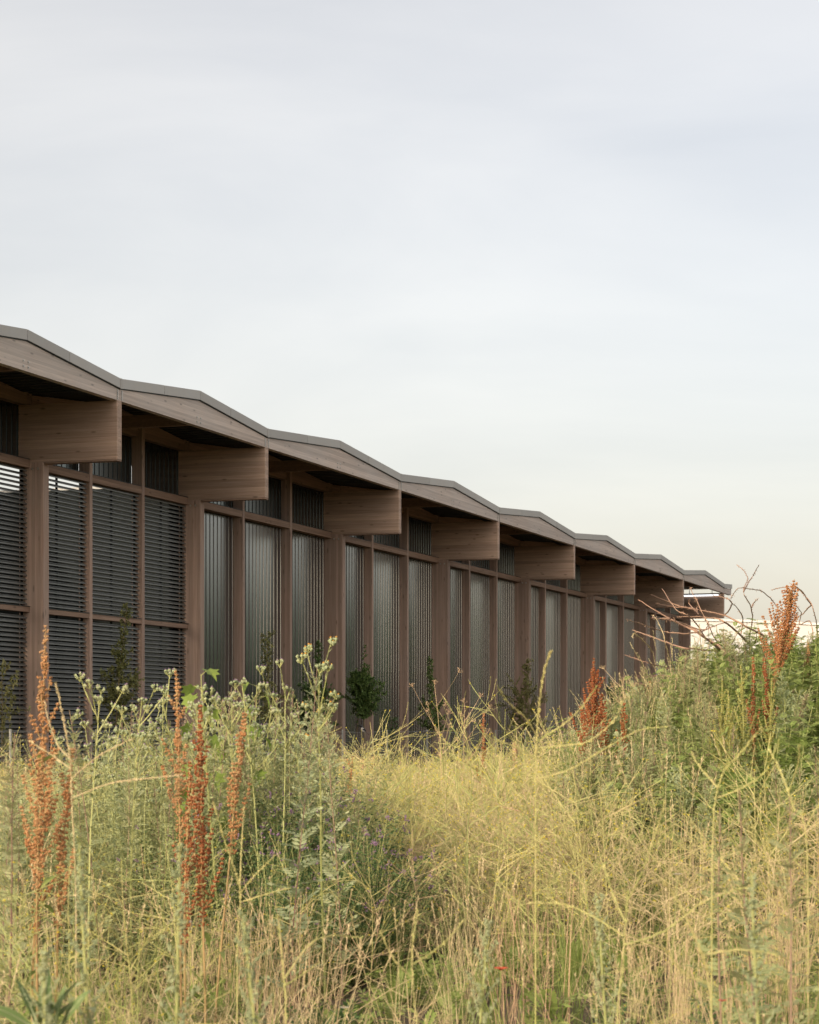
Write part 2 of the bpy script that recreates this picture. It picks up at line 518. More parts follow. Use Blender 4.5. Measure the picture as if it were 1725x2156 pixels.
# eaves beams: level underside, gabled top; the same on the wall line
bays = list(zip(FIN_C, FIN_C[1:])) 
def gable_poly(L, gap=0.004):
    h = L / 2 - gap
    return [(-h, Z_EAVE), (h, Z_EAVE), (h, Z_VAL), (0, Z_PEAK), (-h, Z_VAL)]
for (a, b) in bays:
    L = b - a
    c = (a + b) / 2
    def fas(L=L):
        g_ = Geo(); g_.prism_xz(gable_poly(L), 0.002, 0.14); return g_
    fo = inst('eaves_beam', shared(('fas', round(L, 2)), fas, 'eaves_beam', [M_BEAM]), bld, (c, 0, 0))
    for sx in (-1, 1):
        for j in range(5):
            inst('bolt', bolt_me, fo, (sx * (L / 2 - 0.09), 0.0015, Z_EAVE + 0.03 + 0.036 * j))
        for j in range(2):
            inst('bolt', bolt_me, fo, (sx * 0.085, 0.0015, Z_EAVE + 0.07 + 0.09 * j))
    def wb(L=L):
        g_ = Geo(); g_.prism_xz(gable_poly(L, 0.11), 1.86, P_WALL - 0.01); return g_
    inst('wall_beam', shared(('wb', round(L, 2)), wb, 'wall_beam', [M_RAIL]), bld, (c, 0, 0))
    def mb():
        g_ = Geo(); g_.box(-0.06, 0.06, 0.145, 1.855, Z_EAVE + 0.02, Z_EAVE + 0.27); return g_
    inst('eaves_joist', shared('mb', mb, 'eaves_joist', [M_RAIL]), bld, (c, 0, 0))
    # grey edge strip in lengths with open joints
    def strip(L, x0, x1):
        def zt(x): return Z_PEAK - (Z_PEAK - Z_VAL) * abs(x) / (L / 2)
        g_ = Geo()
        xm = (x0 + x1) / 2
        d = 0.006
        pl = [(x0 + d, zt(x0) + 0.018), (x1 - d, zt(x1) + 0.018), (x1 - d, zt(x1) + 0.195), (x0 + d, zt(x0) + 0.195)]
        g_.prism_xz(pl, -0.035, -0.027)
        g_.prism_xz([(x0 + d, zt(x0) + 0.187), (x1 - d, zt(x1) + 0.187), (x1 - d, zt(x1) + 0.195), (x0 + d, zt(x0) + 0.195)], -0.026, 0.16)
        return g_
    cuts = [-L / 2, -L / 4 + 0.1, 0, L / 4 - 0.25, L / 2]
    for x0, x1 in zip(cuts, cuts[1:]):
        inst('edge_panel', shared(('st', round(L, 2), round(x0, 2)), lambda L=L, x0=x0, x1=x1: strip(L, x0, x1), 'edge_panel', [M_STRIP]), bld, (c, 0, 0))
    def gapstrip(L=L):
        g_ = Geo()
        h = L / 2 - 0.01
        g_.prism_xz([(-h, Z_VAL + 0.002), (0, Z_PEAK + 0.002), (h, Z_VAL + 0.002), (h, Z_VAL + 0.17), (0, Z_PEAK + 0.17), (-h, Z_VAL + 0.17)], -0.012, 0.10)
        return g_
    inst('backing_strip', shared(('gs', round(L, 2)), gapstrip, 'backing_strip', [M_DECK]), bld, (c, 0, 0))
    # profiled deck under the eaves and the folded roof over it
    def deck(L=L):
        g_ = Geo()
        def zt(x): return Z_PEAK - (Z_PEAK - Z_VAL) * abs(x) / (L / 2) + 0.02
        n = int(L / 0.2)
        vsx = []
        for i in range(n):
            x = -L / 2 + L * i / n
            w = L / n
            vsx += [(x, 0.0), (x + w * 0.55, 0.0), (x + w * 0.65, 0.04), (x + w * 0.9, 0.04)]
        vsx.append((L / 2, 0.0))
        row = [(x, zt(x) + dz) for x, dz in vsx]
        m_ = len(row)
        g_.add([(x, 0.15, z) for x, z in row] + [(x, P_WALL - 0.02, z) for x, z in row], [(i, m_ + i, m_ + i + 1, i + 1) for i in range(m_ - 1)])
        return g_
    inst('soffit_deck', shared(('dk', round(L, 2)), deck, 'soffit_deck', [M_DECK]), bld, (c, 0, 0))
    deep = 6.0 if b <= FIN_C[4] + 0.1 else 24.0
    def roof(L=L, deep=deep):
        g_ = Geo(); h = L / 2
        g_.prism_xz([(-h, Z_VAL + 0.10), (0, Z_PEAK + 0.10), (h, Z_VAL + 0.10), (h, Z_VAL + 0.185), (0, Z_PEAK + 0.185), (-h, Z_VAL + 0.185)], 0.165, deep)
        return g_
    inst('roof', shared(('rf', round(L, 2), deep), roof, 'roof', [M_ROOF]), bld, (c, 0, 0))

# short end piece of eaves past the last frame
g = Geo(); e = S_END - FIN_C[-1]
zr = Z_VAL + (Z_PEAK - Z_VAL) * e / 4.3375
g.prism_xz([(0.004, Z_EAVE), (e, Z_EAVE), (e, zr - 0.03), (0.004, Z_VAL)], 0.002, 0.14)
g.build('eaves_beam', M_BEAM, bld, (FIN_C[-1], 0, 0))
g = Geo()
g.prism_xz([(0.05, Z_VAL + 0.021), (e + 0.05, zr - 0.03), (e + 0.05, zr + 0.165), (0.05, Z_VAL + 0.198)], -0.035, -0.027)
g.prism_xz([(0.05, Z_VAL + 0.19), (e + 0.05, zr + 0.157), (e + 0.05, zr + 0.165), (0.05, Z_VAL + 0.198)], -0.026, 0.16)
g.build('edge_panel', M_STRIP, bld, (FIN_C[-1], 0, 0))
g = Geo()
g.prism_xz([(0.0, Z_VAL + 0.02), (e, zr - 0.03), (e, zr + 0.15), (0.0, Z_VAL + 0.18)], 0.165, 24.0)
g.build('roof', M_ROOF, bld, (FIN_C[-1], 0, 0))
g = Geo()
g.box(-0.04, 0.04, -0.041, -0.036, Z_VAL + 0.012, Z_VAL + 0.20)
cov_me = g.mesh('joint_cover', [M_STRIP])
for s in FIN_C: inst('joint_cover', cov_me, bld, (s, 0, 0))

# wall between the columns: mullions, rails, profiled sheets, louvres
mul_me = bevel_box(MW, P_MUL, P_WALL - 0.008, -0.1, Z_EAVE + 0.25, 0.006).mesh('mullion', [M_COL])
def sheet(w, z0, z1, seed, depth=0.014, pitch=0.205):
    """profiled sheet, ribs standing proud towards the viewer"""
    g_ = Geo()
    n = max(1, int(round(w / pitch)))
    q = w / n
    rr = random.Random(seed)
    row = []
    for i in range(n):
        x = -w / 2 + q * i
        j = rr.uniform(-0.004, 0.004)
        row += [(x, 0.0), (x + q * 0.80 + j, 0.0), (x + q * 0.82 + j, -depth), (x + q * 0.94 + j, -depth), (x + q * 0.96 + j, 0.0)]
    row.append((w / 2, 0.0))
    m_ = len(row)
    g_.add([(x, y, z0) for x, y in row] + [(x, y, z1) for x, y in row], [(i, i + 1, m_ + i + 1, m_ + i) for i in range(m_ - 1)])
    return g_
def rail_g(w):
    g_ = Geo()
    g_.box(-w / 2, w / 2, P_MUL + 0.012, P_WALL - 0.05, Z_RAIL - 0.075, Z_RAIL + 0.075)
    return g_
def flash_g(w):
    g_ = Geo()
    g_.box(-w / 2, w / 2, P_MUL + 0.004, P_WALL - 0.04, Z_RAIL + 0.077, Z_RAIL + 0.089)
    return g_
def blade_g(w):
    """one louvre blade: lip, sloping plate, turned-up rear edge"""
    g_ = Geo()
    y0 = P_MUL + 0.06
    g_.prism_yz([(y0, -0.010), (y0 + 0.006, -0.010), (y0 + 0.008, 0.003), (y0 + 0.065, 0.039), (y0 + 0.065, 0.050), (y0 + 0.058, 0.050), (y0 + 0.057, 0.043), (y0, 0.009)], -w / 2, w / 2)
    return g_
PITCH = 0.088
for bi, (a, b) in enumerate(bays):
    louv = bi in (1, 2)
    L = b - a
    third = L / 3
    ms = [a + third, a + 2 * third]
    for s in ms: inst('mullion', mul_me, bld, (s, 0, 0))
    edges = [a + CW, ms[0] - MW, ms[0] + MW, ms[1] - MW, ms[1] + MW, b - CW]
    for pi in range(3):
        x0, x1 = edges[2 * pi] + 0.004, edges[2 * pi + 1] - 0.004
        w, c = x1 - x0, (x0 + x1) / 2
        kw = round(w, 2)
        inst('rail', shared(('rl', kw), lambda w=w: rail_g(w), 'rail', [M_RAIL]), bld, (c, 0, 0))
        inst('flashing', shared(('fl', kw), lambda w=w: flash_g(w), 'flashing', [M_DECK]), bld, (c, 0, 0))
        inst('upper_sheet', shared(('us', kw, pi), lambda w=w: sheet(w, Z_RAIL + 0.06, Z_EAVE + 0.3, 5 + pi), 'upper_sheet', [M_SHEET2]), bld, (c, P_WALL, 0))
        if not louv:
            inst('wall_sheet', shared(('ls', kw, pi), lambda w=w: sheet(w, -0.1, EYE + 1.62, 9 + pi), 'wall_sheet', [M_SHEET]), bld, (c, P_WALL, 0))
            inst('wall_sheet', shared(('ms', kw, pi), lambda w=w: sheet(w, EYE + 1.60, Z_RAIL - 0.05, 9 + pi), 'wall_sheet', [M_SHEET]), bld, (c, P_WALL - 0.006, 0))
        else:
            mid = EYE + 2.24
            g_ = Geo(); g_.box(-w / 2, w / 2, P_MUL + 0.012, P_WALL - 0.05, mid - 0.05, mid + 0.045)
            g_.build('rail', M_RAIL, bld, (c, 0, 0))
            g_ = Geo(); g_.box(-w / 2, w / 2, P_MUL - 0.004, P_WALL - 0.04, mid + 0.047, mid + 0.059)
            g_.build('flashing', M_DECK, bld, (c, 0, 0))
            bw = w - 0.03
            bl = shared(('bl', kw), lambda w=bw: blade_g(w), 'louvre_blade', [M_BLADE])
            show = bi == 2 or pi == 2
            zz = 0.12
            stack = Geo()
            while zz < Z_RAIL - 0.12:
                if not (mid - 0.11 < zz < mid + 0.06):
                    if show: inst('louvre_blade', bl, bld, (c, 0, zz), (0, 0, 0))
                    else:
                        y0 = P_MUL + 0.06
                        stack.prism_yz([(y0, zz - 0.008), (y0 + 0.008, zz + 0.003), (y0 + 0.065, zz + 0.032), (y0 + 0.065, zz + 0.042), (y0, zz + 0.009)], -bw / 2, bw / 2)
                zz += PITCH
            if stack.n: stack.build('louvre_bank', M_BLADE, bld, (c, 0, 0), kind='stuff')
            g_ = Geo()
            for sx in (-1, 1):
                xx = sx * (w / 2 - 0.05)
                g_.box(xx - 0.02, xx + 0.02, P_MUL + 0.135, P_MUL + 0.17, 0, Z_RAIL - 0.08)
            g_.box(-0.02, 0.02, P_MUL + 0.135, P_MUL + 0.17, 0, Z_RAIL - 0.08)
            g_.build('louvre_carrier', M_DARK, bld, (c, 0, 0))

# the covered plant yard behind the louvres, open above a dark screen at its back
sa, sb = FIN_C[0], FIN_C[3]
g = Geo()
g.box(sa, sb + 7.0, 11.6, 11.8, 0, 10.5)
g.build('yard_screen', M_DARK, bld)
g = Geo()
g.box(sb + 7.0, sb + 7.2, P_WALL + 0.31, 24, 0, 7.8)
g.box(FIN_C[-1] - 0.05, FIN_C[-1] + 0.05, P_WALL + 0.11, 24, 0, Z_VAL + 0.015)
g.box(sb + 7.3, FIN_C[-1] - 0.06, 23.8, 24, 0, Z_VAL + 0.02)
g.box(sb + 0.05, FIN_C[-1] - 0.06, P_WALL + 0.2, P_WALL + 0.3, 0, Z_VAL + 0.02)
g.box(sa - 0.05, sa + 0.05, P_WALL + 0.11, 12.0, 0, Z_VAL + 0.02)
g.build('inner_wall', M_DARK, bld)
g = Geo(); g.box(-0.13, 0.13, 1.87, P_WALL + 0.09, Z_EAVE, Z_VAL + 0.095)
inf_me = g.mesh('packing_board', [M_RAIL])
for s in FIN_C: inst('packing_board', inf_me, bld, (s, 0, 0))

# lit tube lamp under the last eaves
M_GLOW, n_, l_, o_ = new_mat('lit_tube')
em = n_.new('ShaderNodeEmission'); em.inputs['Color'].default_value = (0.95, 0.97, 1.0, 1); em.inputs['Strength'].default_value = 2.2
l_.new(em.outputs[0], o_.inputs['Surface'])
M_WHITE = plain('white_paint', (0.75, 0.75, 0.73), 0.5, var=0.04)
s_l = FIN_C[-1] - 0.16
tube = empty('tube_lamp', bworld(s_l, 1.0, Z_EAVE - 0.10), math.pi / 2 - ANG, label='lit white tube lamp under the eaves at the far end', cat='lamp')
g = Geo(); g.box(-0.045, 0.045, -0.80, 0.80, 0.03, 0.09); g.build('lamp_housing', M_WHITE, tube)
g = Geo()
g.tube([(0, -0.78, 0), (0, 0, 0), (0, 0.78, 0)], 0.028, 0.028, 10, cap=True); g.build('lamp_tube', M_GLOW, tube)
g = Geo()
for yy in (-0.5, 0.5): g.box(-0.012, 0.012, yy - 0.012, yy + 0.012, 0.091, 0.25)
g.build('lamp_bracket', M_WHITE, tube)

# cream warehouse far behind the end of the building
M_WH = plain('cream_cladding', (0.54, 0.54, 0.53), 0.7, var=0.03, scale=0.2)
M_WHR = plain('pale_roof', (0.62, 0.62, 0.60), 0.6, var=0.05, scale=0.2)
WY = 150.0
wl_, wr_ = at(1330, 1538, WY).x, at(2300, 1538, WY).x
wh = empty('warehouse', ((wl_ + wr_) / 2, WY, 0), 0.02, label='pale cream warehouse far behind the end of the timber building', cat='building')
hw = (wr_ - wl_) / 2
zt0 = EYE + (HY - 1306) / F * WY
def arch(x): return zt0 - 0.0021 * max(0, x + hw - 3) ** 2 - 0.012 * (x + hw)
nseg = 24
row = [-hw + 2 * hw * i / nseg for i in range(nseg + 1)]
npan = 12
for i in range(npan):
    xa, xb = -hw + 2 * hw * i / npan + 0.02, -hw + 2 * hw * (i + 1) / npan - 0.02
    g = Geo(); g.prism_xz([(xa, 0), (xb, 0), (xb, arch(xb)), (xa, arch(xa))], 0.0, 0.3); g.build('wall_panel', M_WH, wh)
g = Geo(); g.prism_xz([(-hw + 0.01, 0)] + [(hw - 0.01, 0)] + [(x * 0.999, arch(x) - 0.1) for x in reversed(row)], 0.31, 30); g.build('wall', M_WH, wh)
g = Geo(); g.prism_xz([(x, arch(x) + 0.01) for x in row] + [(x, arch(x) + 0.16) for x in reversed(row)], -0.12, 30.2); g.build('roof', M_WHR, wh)
pw = at(1489, 1385, WY)
g = Geo(); g.box(pw.x - wh.location.x - 0.05, pw.x - wh.location.x + 0.05, -0.2, -0.02, 0, pw.z + 0.9); g.build('downpipe', M_STRIP, wh)
lampx = at(1496, 1383, WY)
g = Geo()
g.prism_xz([(0, 0), (0.45, 0), (0.45, 1.0), (0.1, 1.0)], -0.35, -0.02)
g.build('wall_lamp', M_WHITE, wh, (lampx.x - wh.location.x, 0, lampx.z - 0.6))

# ------------------------------------------------------------------ plant materials
PM = {}
PM['mustard'] = plant_mat('mustard_stalk', [(0.42, 0.42, 0.14), (0.54, 0.48, 0.22), (0.34, 0.38, 0.12)], 0.15, 0.7, 3)
PM['mustard_g'] = plant_mat('green_mustard_stalk', [(0.27, 0.33, 0.11), (0.36, 0.39, 0.15), (0.44, 0.43, 0.17)], 0.15, 0.7, 3)
PM['straw'] = plant_mat('straw', [(0.52, 0.41, 0.24), (0.60, 0.49, 0.30), (0.45, 0.38, 0.19)], 0.2, 0.7, 3)
PM['pink_dry'] = plant_mat('reddish_dry_stalk', [(0.46, 0.29, 0.19), (0.56, 0.41, 0.26), (0.42, 0.34, 0.17)], 0.1, 0.75, 2)
PM['green'] = plant_mat('fresh_green_leaf', [(0.19, 0.26, 0.065), (0.27, 0.34, 0.10), (0.36, 0.40, 0.14)], 0.4, 0.5)
PM['deep'] = plant_mat('deep_green_leaf', [(0.05, 0.10, 0.04), (0.085, 0.15, 0.055), (0.13, 0.20, 0.075)], 0.35, 0.5)
PM['grey'] = plant_mat('grey_green_leaf', [(0.25, 0.30, 0.13), (0.36, 0.39, 0.19), (0.43, 0.43, 0.24)], 0.3, 0.65)
PM['pale'] = plant_mat('pale_bloom_leaf', [(0.30, 0.36, 0.20), (0.40, 0.45, 0.26), (0.46, 0.48, 0.28)], 0.3, 0.7)
PM['stem_g'] = plant_mat('green_stem', [(0.28, 0.30, 0.11), (0.36, 0.36, 0.15)], 0.0, 0.6, 2)
PM['stem_p'] = plant_mat('purple_stem', [(0.20, 0.12, 0.10), (0.27, 0.20, 0.13)], 0.0, 0.6, 2)
PM['stem_o'] = plant_mat('orange_stem', [(0.33, 0.20, 0.09), (0.38, 0.29, 0.13)], 0.0, 0.6, 2)
PM['rust'] = plant_mat('rust_seed', [(0.25, 0.075, 0.032), (0.33, 0.11, 0.045), (0.40, 0.165, 0.075)], 0.15, 0.8, 6)
PM['orange'] = plant_mat('orange_seed', [(0.38, 0.16, 0.07), (0.47, 0.23, 0.10), (0.50, 0.30, 0.15)], 0.15, 0.8, 6)
PM['olive'] = plant_mat('olive_seed', [(0.30, 0.29, 0.08), (0.38, 0.35, 0.11)], 0.15, 0.8, 6)
PM['purple'] = plant_mat('mauve_flower', [(0.24, 0.14, 0.26), (0.34, 0.22, 0.33)], 0.3, 0.7)
PM['yellow'] = plant_mat('yellow_flower', [(0.68, 0.56, 0.06), (0.74, 0.66, 0.12)], 0.3, 0.6)
PM['amber'] = plant_mat('amber_flower', [(0.70, 0.34, 0.05), (0.74, 0.44, 0.08)], 0.3, 0.6)
PM['red'] = plant_mat('poppy_petal', [(0.70, 0.07, 0.03), (0.76, 0.14, 0.06)], 0.35, 0.6)
PM['cream'] = plant_mat('cream_petal', [(0.72, 0.66, 0.50), (0.75, 0.70, 0.60)], 0.3, 0.6)
PM['bark'] = plant_mat('reddish_bark', [(0.27, 0.16, 0.115), (0.38, 0.25, 0.18)], 0.0, 0.75, 4)
PM['bark_g'] = plant_mat('sapling_bark', [(0.22, 0.17, 0.10), (0.30, 0.25, 0.15)], 0.0, 0.75, 4)
PM['tree'] = plant_mat('sapling_leaf', [(0.11, 0.19, 0.065), (0.17, 0.26, 0.085), (0.25, 0.34, 0.12)], 0.35, 0.4)
PM['tree_l'] = plant_mat('light_sapling_leaf', [(0.20, 0.22, 0.08), (0.32, 0.32, 0.13), (0.42, 0.39, 0.19)], 0.35, 0.45)
PM['maple'] = plant_mat('broad_lobed_leaf', [(0.19, 0.27, 0.055), (0.27, 0.35, 0.085)], 0.45, 0.45)
PM['broad'] = plant_mat('broad_weed_leaf', [(0.13, 0.20, 0.075), (0.20, 0.28, 0.11)], 0.35, 0.5)
PM['bank'] = plant_mat('bank_leaf', [(0.22, 0.30, 0.08), (0.31, 0.39, 0.12), (0.40, 0.45, 0.17)], 0.4, 0.55)
PM['wood'] = plant_mat('stake_wood', [(0.30, 0.18, 0.10), (0.38, 0.25, 0.14)], 0.0, 0.8, 6)

U = random.uniform
def vrand(a=1.0): return Vector((U(-a, a), U(-a, a), U(-a, a)))
def hdir(az, el):
    c = math.cos(el)
    return Vector((math.cos(az) * c, math.sin(az) * c, math.sin(el)))
def curve(p, d, L, n=6, droop=0.0, wob=0.06):
    """points of a stalk that starts at p along d and bends down (droop > 0) or up"""
    p, d = Vector(p), Vector(d).normalized()
    out = [p.copy()]
    for i in range(n):
        d = (d + Vector((U(-wob, wob), U(-wob, wob), U(-wob, wob) - droop / n))).normalized()
        p = p + d * (L / n)
        out.append(p.copy())
    return out
def along(pts, t):
    f = t * (len(pts) - 1)
    i = min(int(f), len(pts) - 2)
    return pts[i].lerp(pts[i + 1], f - i), (pts[i + 1] - pts[i]).normalized()

class Plant:
    """shapes of one plant, kept apart by part and material"""
    def __init__(self): self.parts = {}
    def g(self, part, mat):
        return self.parts.setdefault((part, mat), Geo())
    def thing(self, name, loc, label, cat, group=None, rz=0.0):
        e = empty(name, loc, rz, label=label, cat=cat, group=group)
        for (part, mat), geo in self.parts.items():
            if not geo.n: continue
            o = geo.build(part.split('#')[0], PM[mat], e)
            if part in ('buds', 'flowers', 'seed_pods', 'seed_heads', 'leaves', 'crown', 'umbels', 'flower_spikes', 'seed_capsules', 'blades'): o['kind'] = 'stuff'
        return e
    def proto(self, name):
        mats, big = [], Geo()
        for (part, mat), geo in self.parts.items():
            if PM[mat] not in mats: mats.append(PM[mat])
            big.add(geo.v, geo.f, mats.index(PM[mat]))
        return bpy.data.objects.new(name, big.mesh(name, mats))

# ------------------------------------------------------------------ kinds of plant (base at the origin)
def mustard(h=1.35, nb=12, spread=1.0, flowers=0.3, thick=1.0, mat='mustard', lean=0.0):
    P = Plant()
    st, pod = P.g('stem', mat), P.g('seed_pods', mat)
    main = curve((0, 0, 0), (U(-.12, .12) + lean, U(-.12, .12), 1), h, 9, 0.0, 0.05)
    st.tube(main, 0.0045 * thick, 0.0016 * thick, 4)
    def podded(pts, L, t0=0.25):
        n = int(L / 0.018)
        for i in range(n):
            t = t0 + (1 - t0) * (i + U(0, 1)) / n
            p, d = along(pts, min(t, 0.999))
            a = (d + vrand(0.45)).normalized()
            pod.chip(p, a, U(0.010, 0.016), 0.0032 * thick)
        if random.random() < flowers:
            fl = P.g('flowers', 'yellow')
            for _ in range(4): fl.bead(pts[-1] + vrand(0.006), 0.004)
    podded(main, h, 0.6)
    for k in range(nb):
        t = U(0.22, 0.9)
        p, d = along(main, t)
        az = U(0, 6.283)
        L = U(0.28, 0.70) * h * 0.66 * spread * (1.25 - 0.5 * t)
        br = curve(p, hdir(az, math.radians(U(12, 50))), L, 6, U(-0.45, 0.35), 0.09)
        st.tube(br, 0.0027 * thick, 0.0012 * thick, 3)
        podded(br, L)
        for _ in range(random.randint(1, 3)):
            p2, d2 = along(br, U(0.2, 0.7))
            L2 = L * U(0.35, 0.65)
            b2 = curve(p2, (d2 + vrand(0.75)).normalized(), L2, 4, U(-0.4, 0.3), 0.08)
            st.tube(b2, 0.0019 * thick, 0.001 * thick, 3)
            podded(b2, L2, 0.1)
    return P

def dock(h=1.3, mat='rust', bare=0.35, nb=6, spread=0.22, dens=1.0, bend=0.0, stemmat='stem_o', leaves=3, fat=1.0, reach=None):
    """stalk whose upper part is clothed in whorls of seeds, with short side spikes held close to it"""
    P = Plant()
    st, sd_ = P.g('stem', stemmat), P.g('seed_heads', mat)
    main = curve((0, 0, 0), (bend, 0, 1), h, 12, 0.0, 0.03)
    st.tube(main, 0.0075, 0.0025, 5)
    zone = h * (1 - bare)
    reach = reach or zone * 0.42
    def clothe(pts, L, t0, r0):
        pos = t0 * L
        while pos < L:
            t = pos / L
            u = max(0.0, (t - t0) / max(1e-6, 1 - t0))
            r = r0 * (1.0 - 0.62 * u ** 1.2) * U(0.75, 1.15)
            p, d = along(pts, min(t, 0.999))
            for _ in range(int(11 * dens * (1 - 0.35 * u))):
                o = hdir(U(0, 6.283), U(-0.6, 0.35)) * r * math.sqrt(U(0.1, 1.5))
                s = U(0.0030, 0.0056) * fat
                sd_.bead(p + o, s, s * U(0.75, 1.25))
            pos += U(0.013, 0.033) * (1 - 0.3 * u) * (0.6 + 0.4 * fat)
    clothe(main, h, bare, 0.017 * fat)
    for k in range(nb):
        u = 0.04 + 0.82 * (k + U(0, .9)) / nb
        p, d = along(main, bare + (1 - bare) * u)
        L = reach * (1 - u) * U(0.55, 1.05) + 0.04
        br = curve(p, (d + hdir(k * 2.4 + U(-.5, .5), 0) * U(0.7, 1.2) * spread * 2.2).normalized(), L, 5, -0.55, 0.05)
        st.tube(br, 0.0035, 0.0015, 3)
        clothe(br, L, 0.12, 0.0135 * fat)
    for k in range(leaves):
        lf = P.g('leaf#%d' % k, 'green')
        p, d = along(main, U(0.1, 0.8))
        lf.leaf(p, hdir(U(0, 6.283), U(-0.2, 0.6)), U(0.1, 0.2), U(0.02, 0.045), U(0.4, 1.6), 0.3)
    return P

def pinnate(geo, p, d, L, W, n=5, mat=0, droop=0.3):
    """feathery leaf of narrow lobes"""
    pts = curve(p, d, L, 4, droop, 0.05)
    s = Vector(d).cross(Vector((0, 0, 1)))
    if s.length < 1e-3: s = Vector((1, 0, 0))
    s = (s.normalized() + vrand(0.3)).normalized()
    for i in range(n):
        t = 0.15 + 0.8 * i / n
        q, dd = along(pts, t)
        w = W * math.sin(math.pi * (0.18 + 0.7 * t))
        for sg in (-1, 1):
            geo.chip(q, (s * sg + dd * 0.75).normalized(), w, w * 0.42, mat, side=(s * sg + dd * 0.75).normalized().cross(s.cross(dd)))
    geo.chip(pts[-2], (pts[-1] - pts[-2]), L * 0.3, W * 0.3, mat)
    geo.chip(p, (pts[-1] - pts[0]), L * 0.95, L * 0.035, mat)

def mugwort(h=1.7, leaf='grey', stem='stem_p', n=46, top=0.35, lean=0.0, size=1.0):
    P = Plant()
    st, lf = P.g('stem', stem), P.g('leaves', leaf)
    main = curve((0, 0, 0), (U(-.06, .06) + lean, U(-.06, .06), 1), h, 10, 0, 0.035)
    st.tube(main, 0.007, 0.002, 4)
    for i in range(n):
        t = 0.12 + 0.86 * i / n
        p, d = along(main, min(t, 0.995))
        az = i * 2.4 + U(-.4, .4)
        L = (0.15 * (1 - t) + 0.055) * U(0.8, 1.25) * size
        pinnate(lf, p, hdir(az, U(0.25, 0.9)), L, L * 0.42, 4, 0, 0.3)
        if t > 1 - top:
            bl = 0.22 * (1 - t) + 0.05
            br = curve(p, (hdir(az, 0.9)), bl, 3, -0.3, 0.08)
            st.tube(br, 0.002, 0.001, 3)
            for j in range(int(bl / 0.012)):
                q, dd = along(br, min(0.99, (j + 1) * 0.012 / bl))
                lf.chip(q, (dd + vrand(0.8)), U(0.014, 0.03), 0.007)
                if j % 2 == 0: lf.bead(q + vrand(0.006), 0.0045)
    return P

def fleabane(h=1.6, n=6, flower='purple', leaf='grey', lean=0.0):
    """tall leafy stalk whose branches end in clusters of round buds"""
    P = Plant()
    st, lf, bd = P.g('stem', 'stem_g'), P.g('leaves', leaf), P.g('buds', 'pale')
    fl = P.g('flowers', flower)
    main = curve((0, 0, 0), (U(-.08, .08) + lean, U(-.06, .06), 1), h, 10, 0, 0.03)
    st.tube(main, 0.008, 0.003, 4)
    for i in range(40):
        t = 0.15 + 0.75 * i / 40
        p, d = along(main, t)
        lf.leaf(p, hdir(i * 2.4, U(0.3, 0.9)), U(0.07, 0.13), U(0.012, 0.022), U(0, 0.8), 0.2, shape=(0.3, 1, 0.7, 0))
    tips = [main[-1]]
    for i in range(n):
        p, d = along(main, U(0.72, 0.97))
        br = curve(p, hdir(i * 2.4 + U(-.3, .3), U(0.65, 1.1)), U(0.12, 0.3), 4, -0.35, 0.05)
        st.tube(br, 0.0042, 0.002, 3)
        tips.append(br[-1])
        for j in range(5):
            q, dd = along(br, U(0.1, 0.9))
            lf.leaf(q, (dd + vrand(0.9)), U(0.03, 0.06), 0.01, 0.3, 0.2, shape=(0.3, 1, 0))
    for q in tips:
        for _ in range(random.randint(4, 7)):
            o = Vector((U(-1, 1), U(-1, 1), U(-.5, .7))) * 0.028
            st.tube([q - Vector((0, 0, 0.03)), q + o], 0.0022, 0.0018, 3)
            r = U(0.008, 0.0125)
            for rr_ in range(3): bd.bead(q + o + vrand(0.003), r, r * 1.15)
            if random.random() < 0.55: fl.bead(q + o + Vector((0, 0, r * 1.1)), r * 0.65, r * 0.5)
    return P

def alfalfa(h=0.85, n=16, leaf='deep', fl=0.35):
    P = Plant()
    st, lf, fw = P.g('stem', 'stem_g'), P.g('leaves', leaf), P.g('flowers', 'purple')
    for i in range(n):
        az, el = U(0, 6.283), math.radians(U(48, 88))
        L = h * U(0.7, 1.1)
        br = curve((U(-.05, .05), U(-.05, .05), 0), hdir(az, el), L, 7, -0.1, 0.09)
        st.tube(br, 0.0026, 0.0014, 3)
        m = int(L / 0.02)
        for j in range(m):
            p, d = along(br, 0.12 + 0.87 * j / m)
            a = hdir(j * 2.4 + U(-.5, .5), U(-.1, .7))
            for sg in (-0.6, 0, 0.6):
                dd = (a + Vector((-a.y, a.x, 0)) * sg).normalized()
                lf.chip(p + a * U(0.01, 0.035), dd, U(0.014, 0.023), U(0.007, 0.010))
        if random.random() < fl:
            for _ in range(7): fw.bead(br[-1] + vrand(0.014), U(0.004, 0.007))
    return P

def tansy(h=1.0, n=34, leaf='green', L0=0.17):
    """bright green stalk of feathery leaves"""
    P = Plant()
    st, lf = P.g('stem', 'stem_g'), P.g('leaves', leaf)
    main = curve((0, 0, 0), (U(-.15, .15), U(-.15, .15), 1), h, 8, 0, 0.05)
    st.tube(main, 0.006, 0.002, 4)
    for i in range(n):
        t = 0.1 + 0.9 * i / n
        p, d = along(main, min(t, .995))
        L = L0 * (1.15 - 0.6 * t) * U(0.8, 1.2)
        pinnate(lf, p, hdir(i * 2.4 + U(-.3, .3), U(0.2, 1.0)), L, L * 0.36, 7, 0, 0.7)
    return P

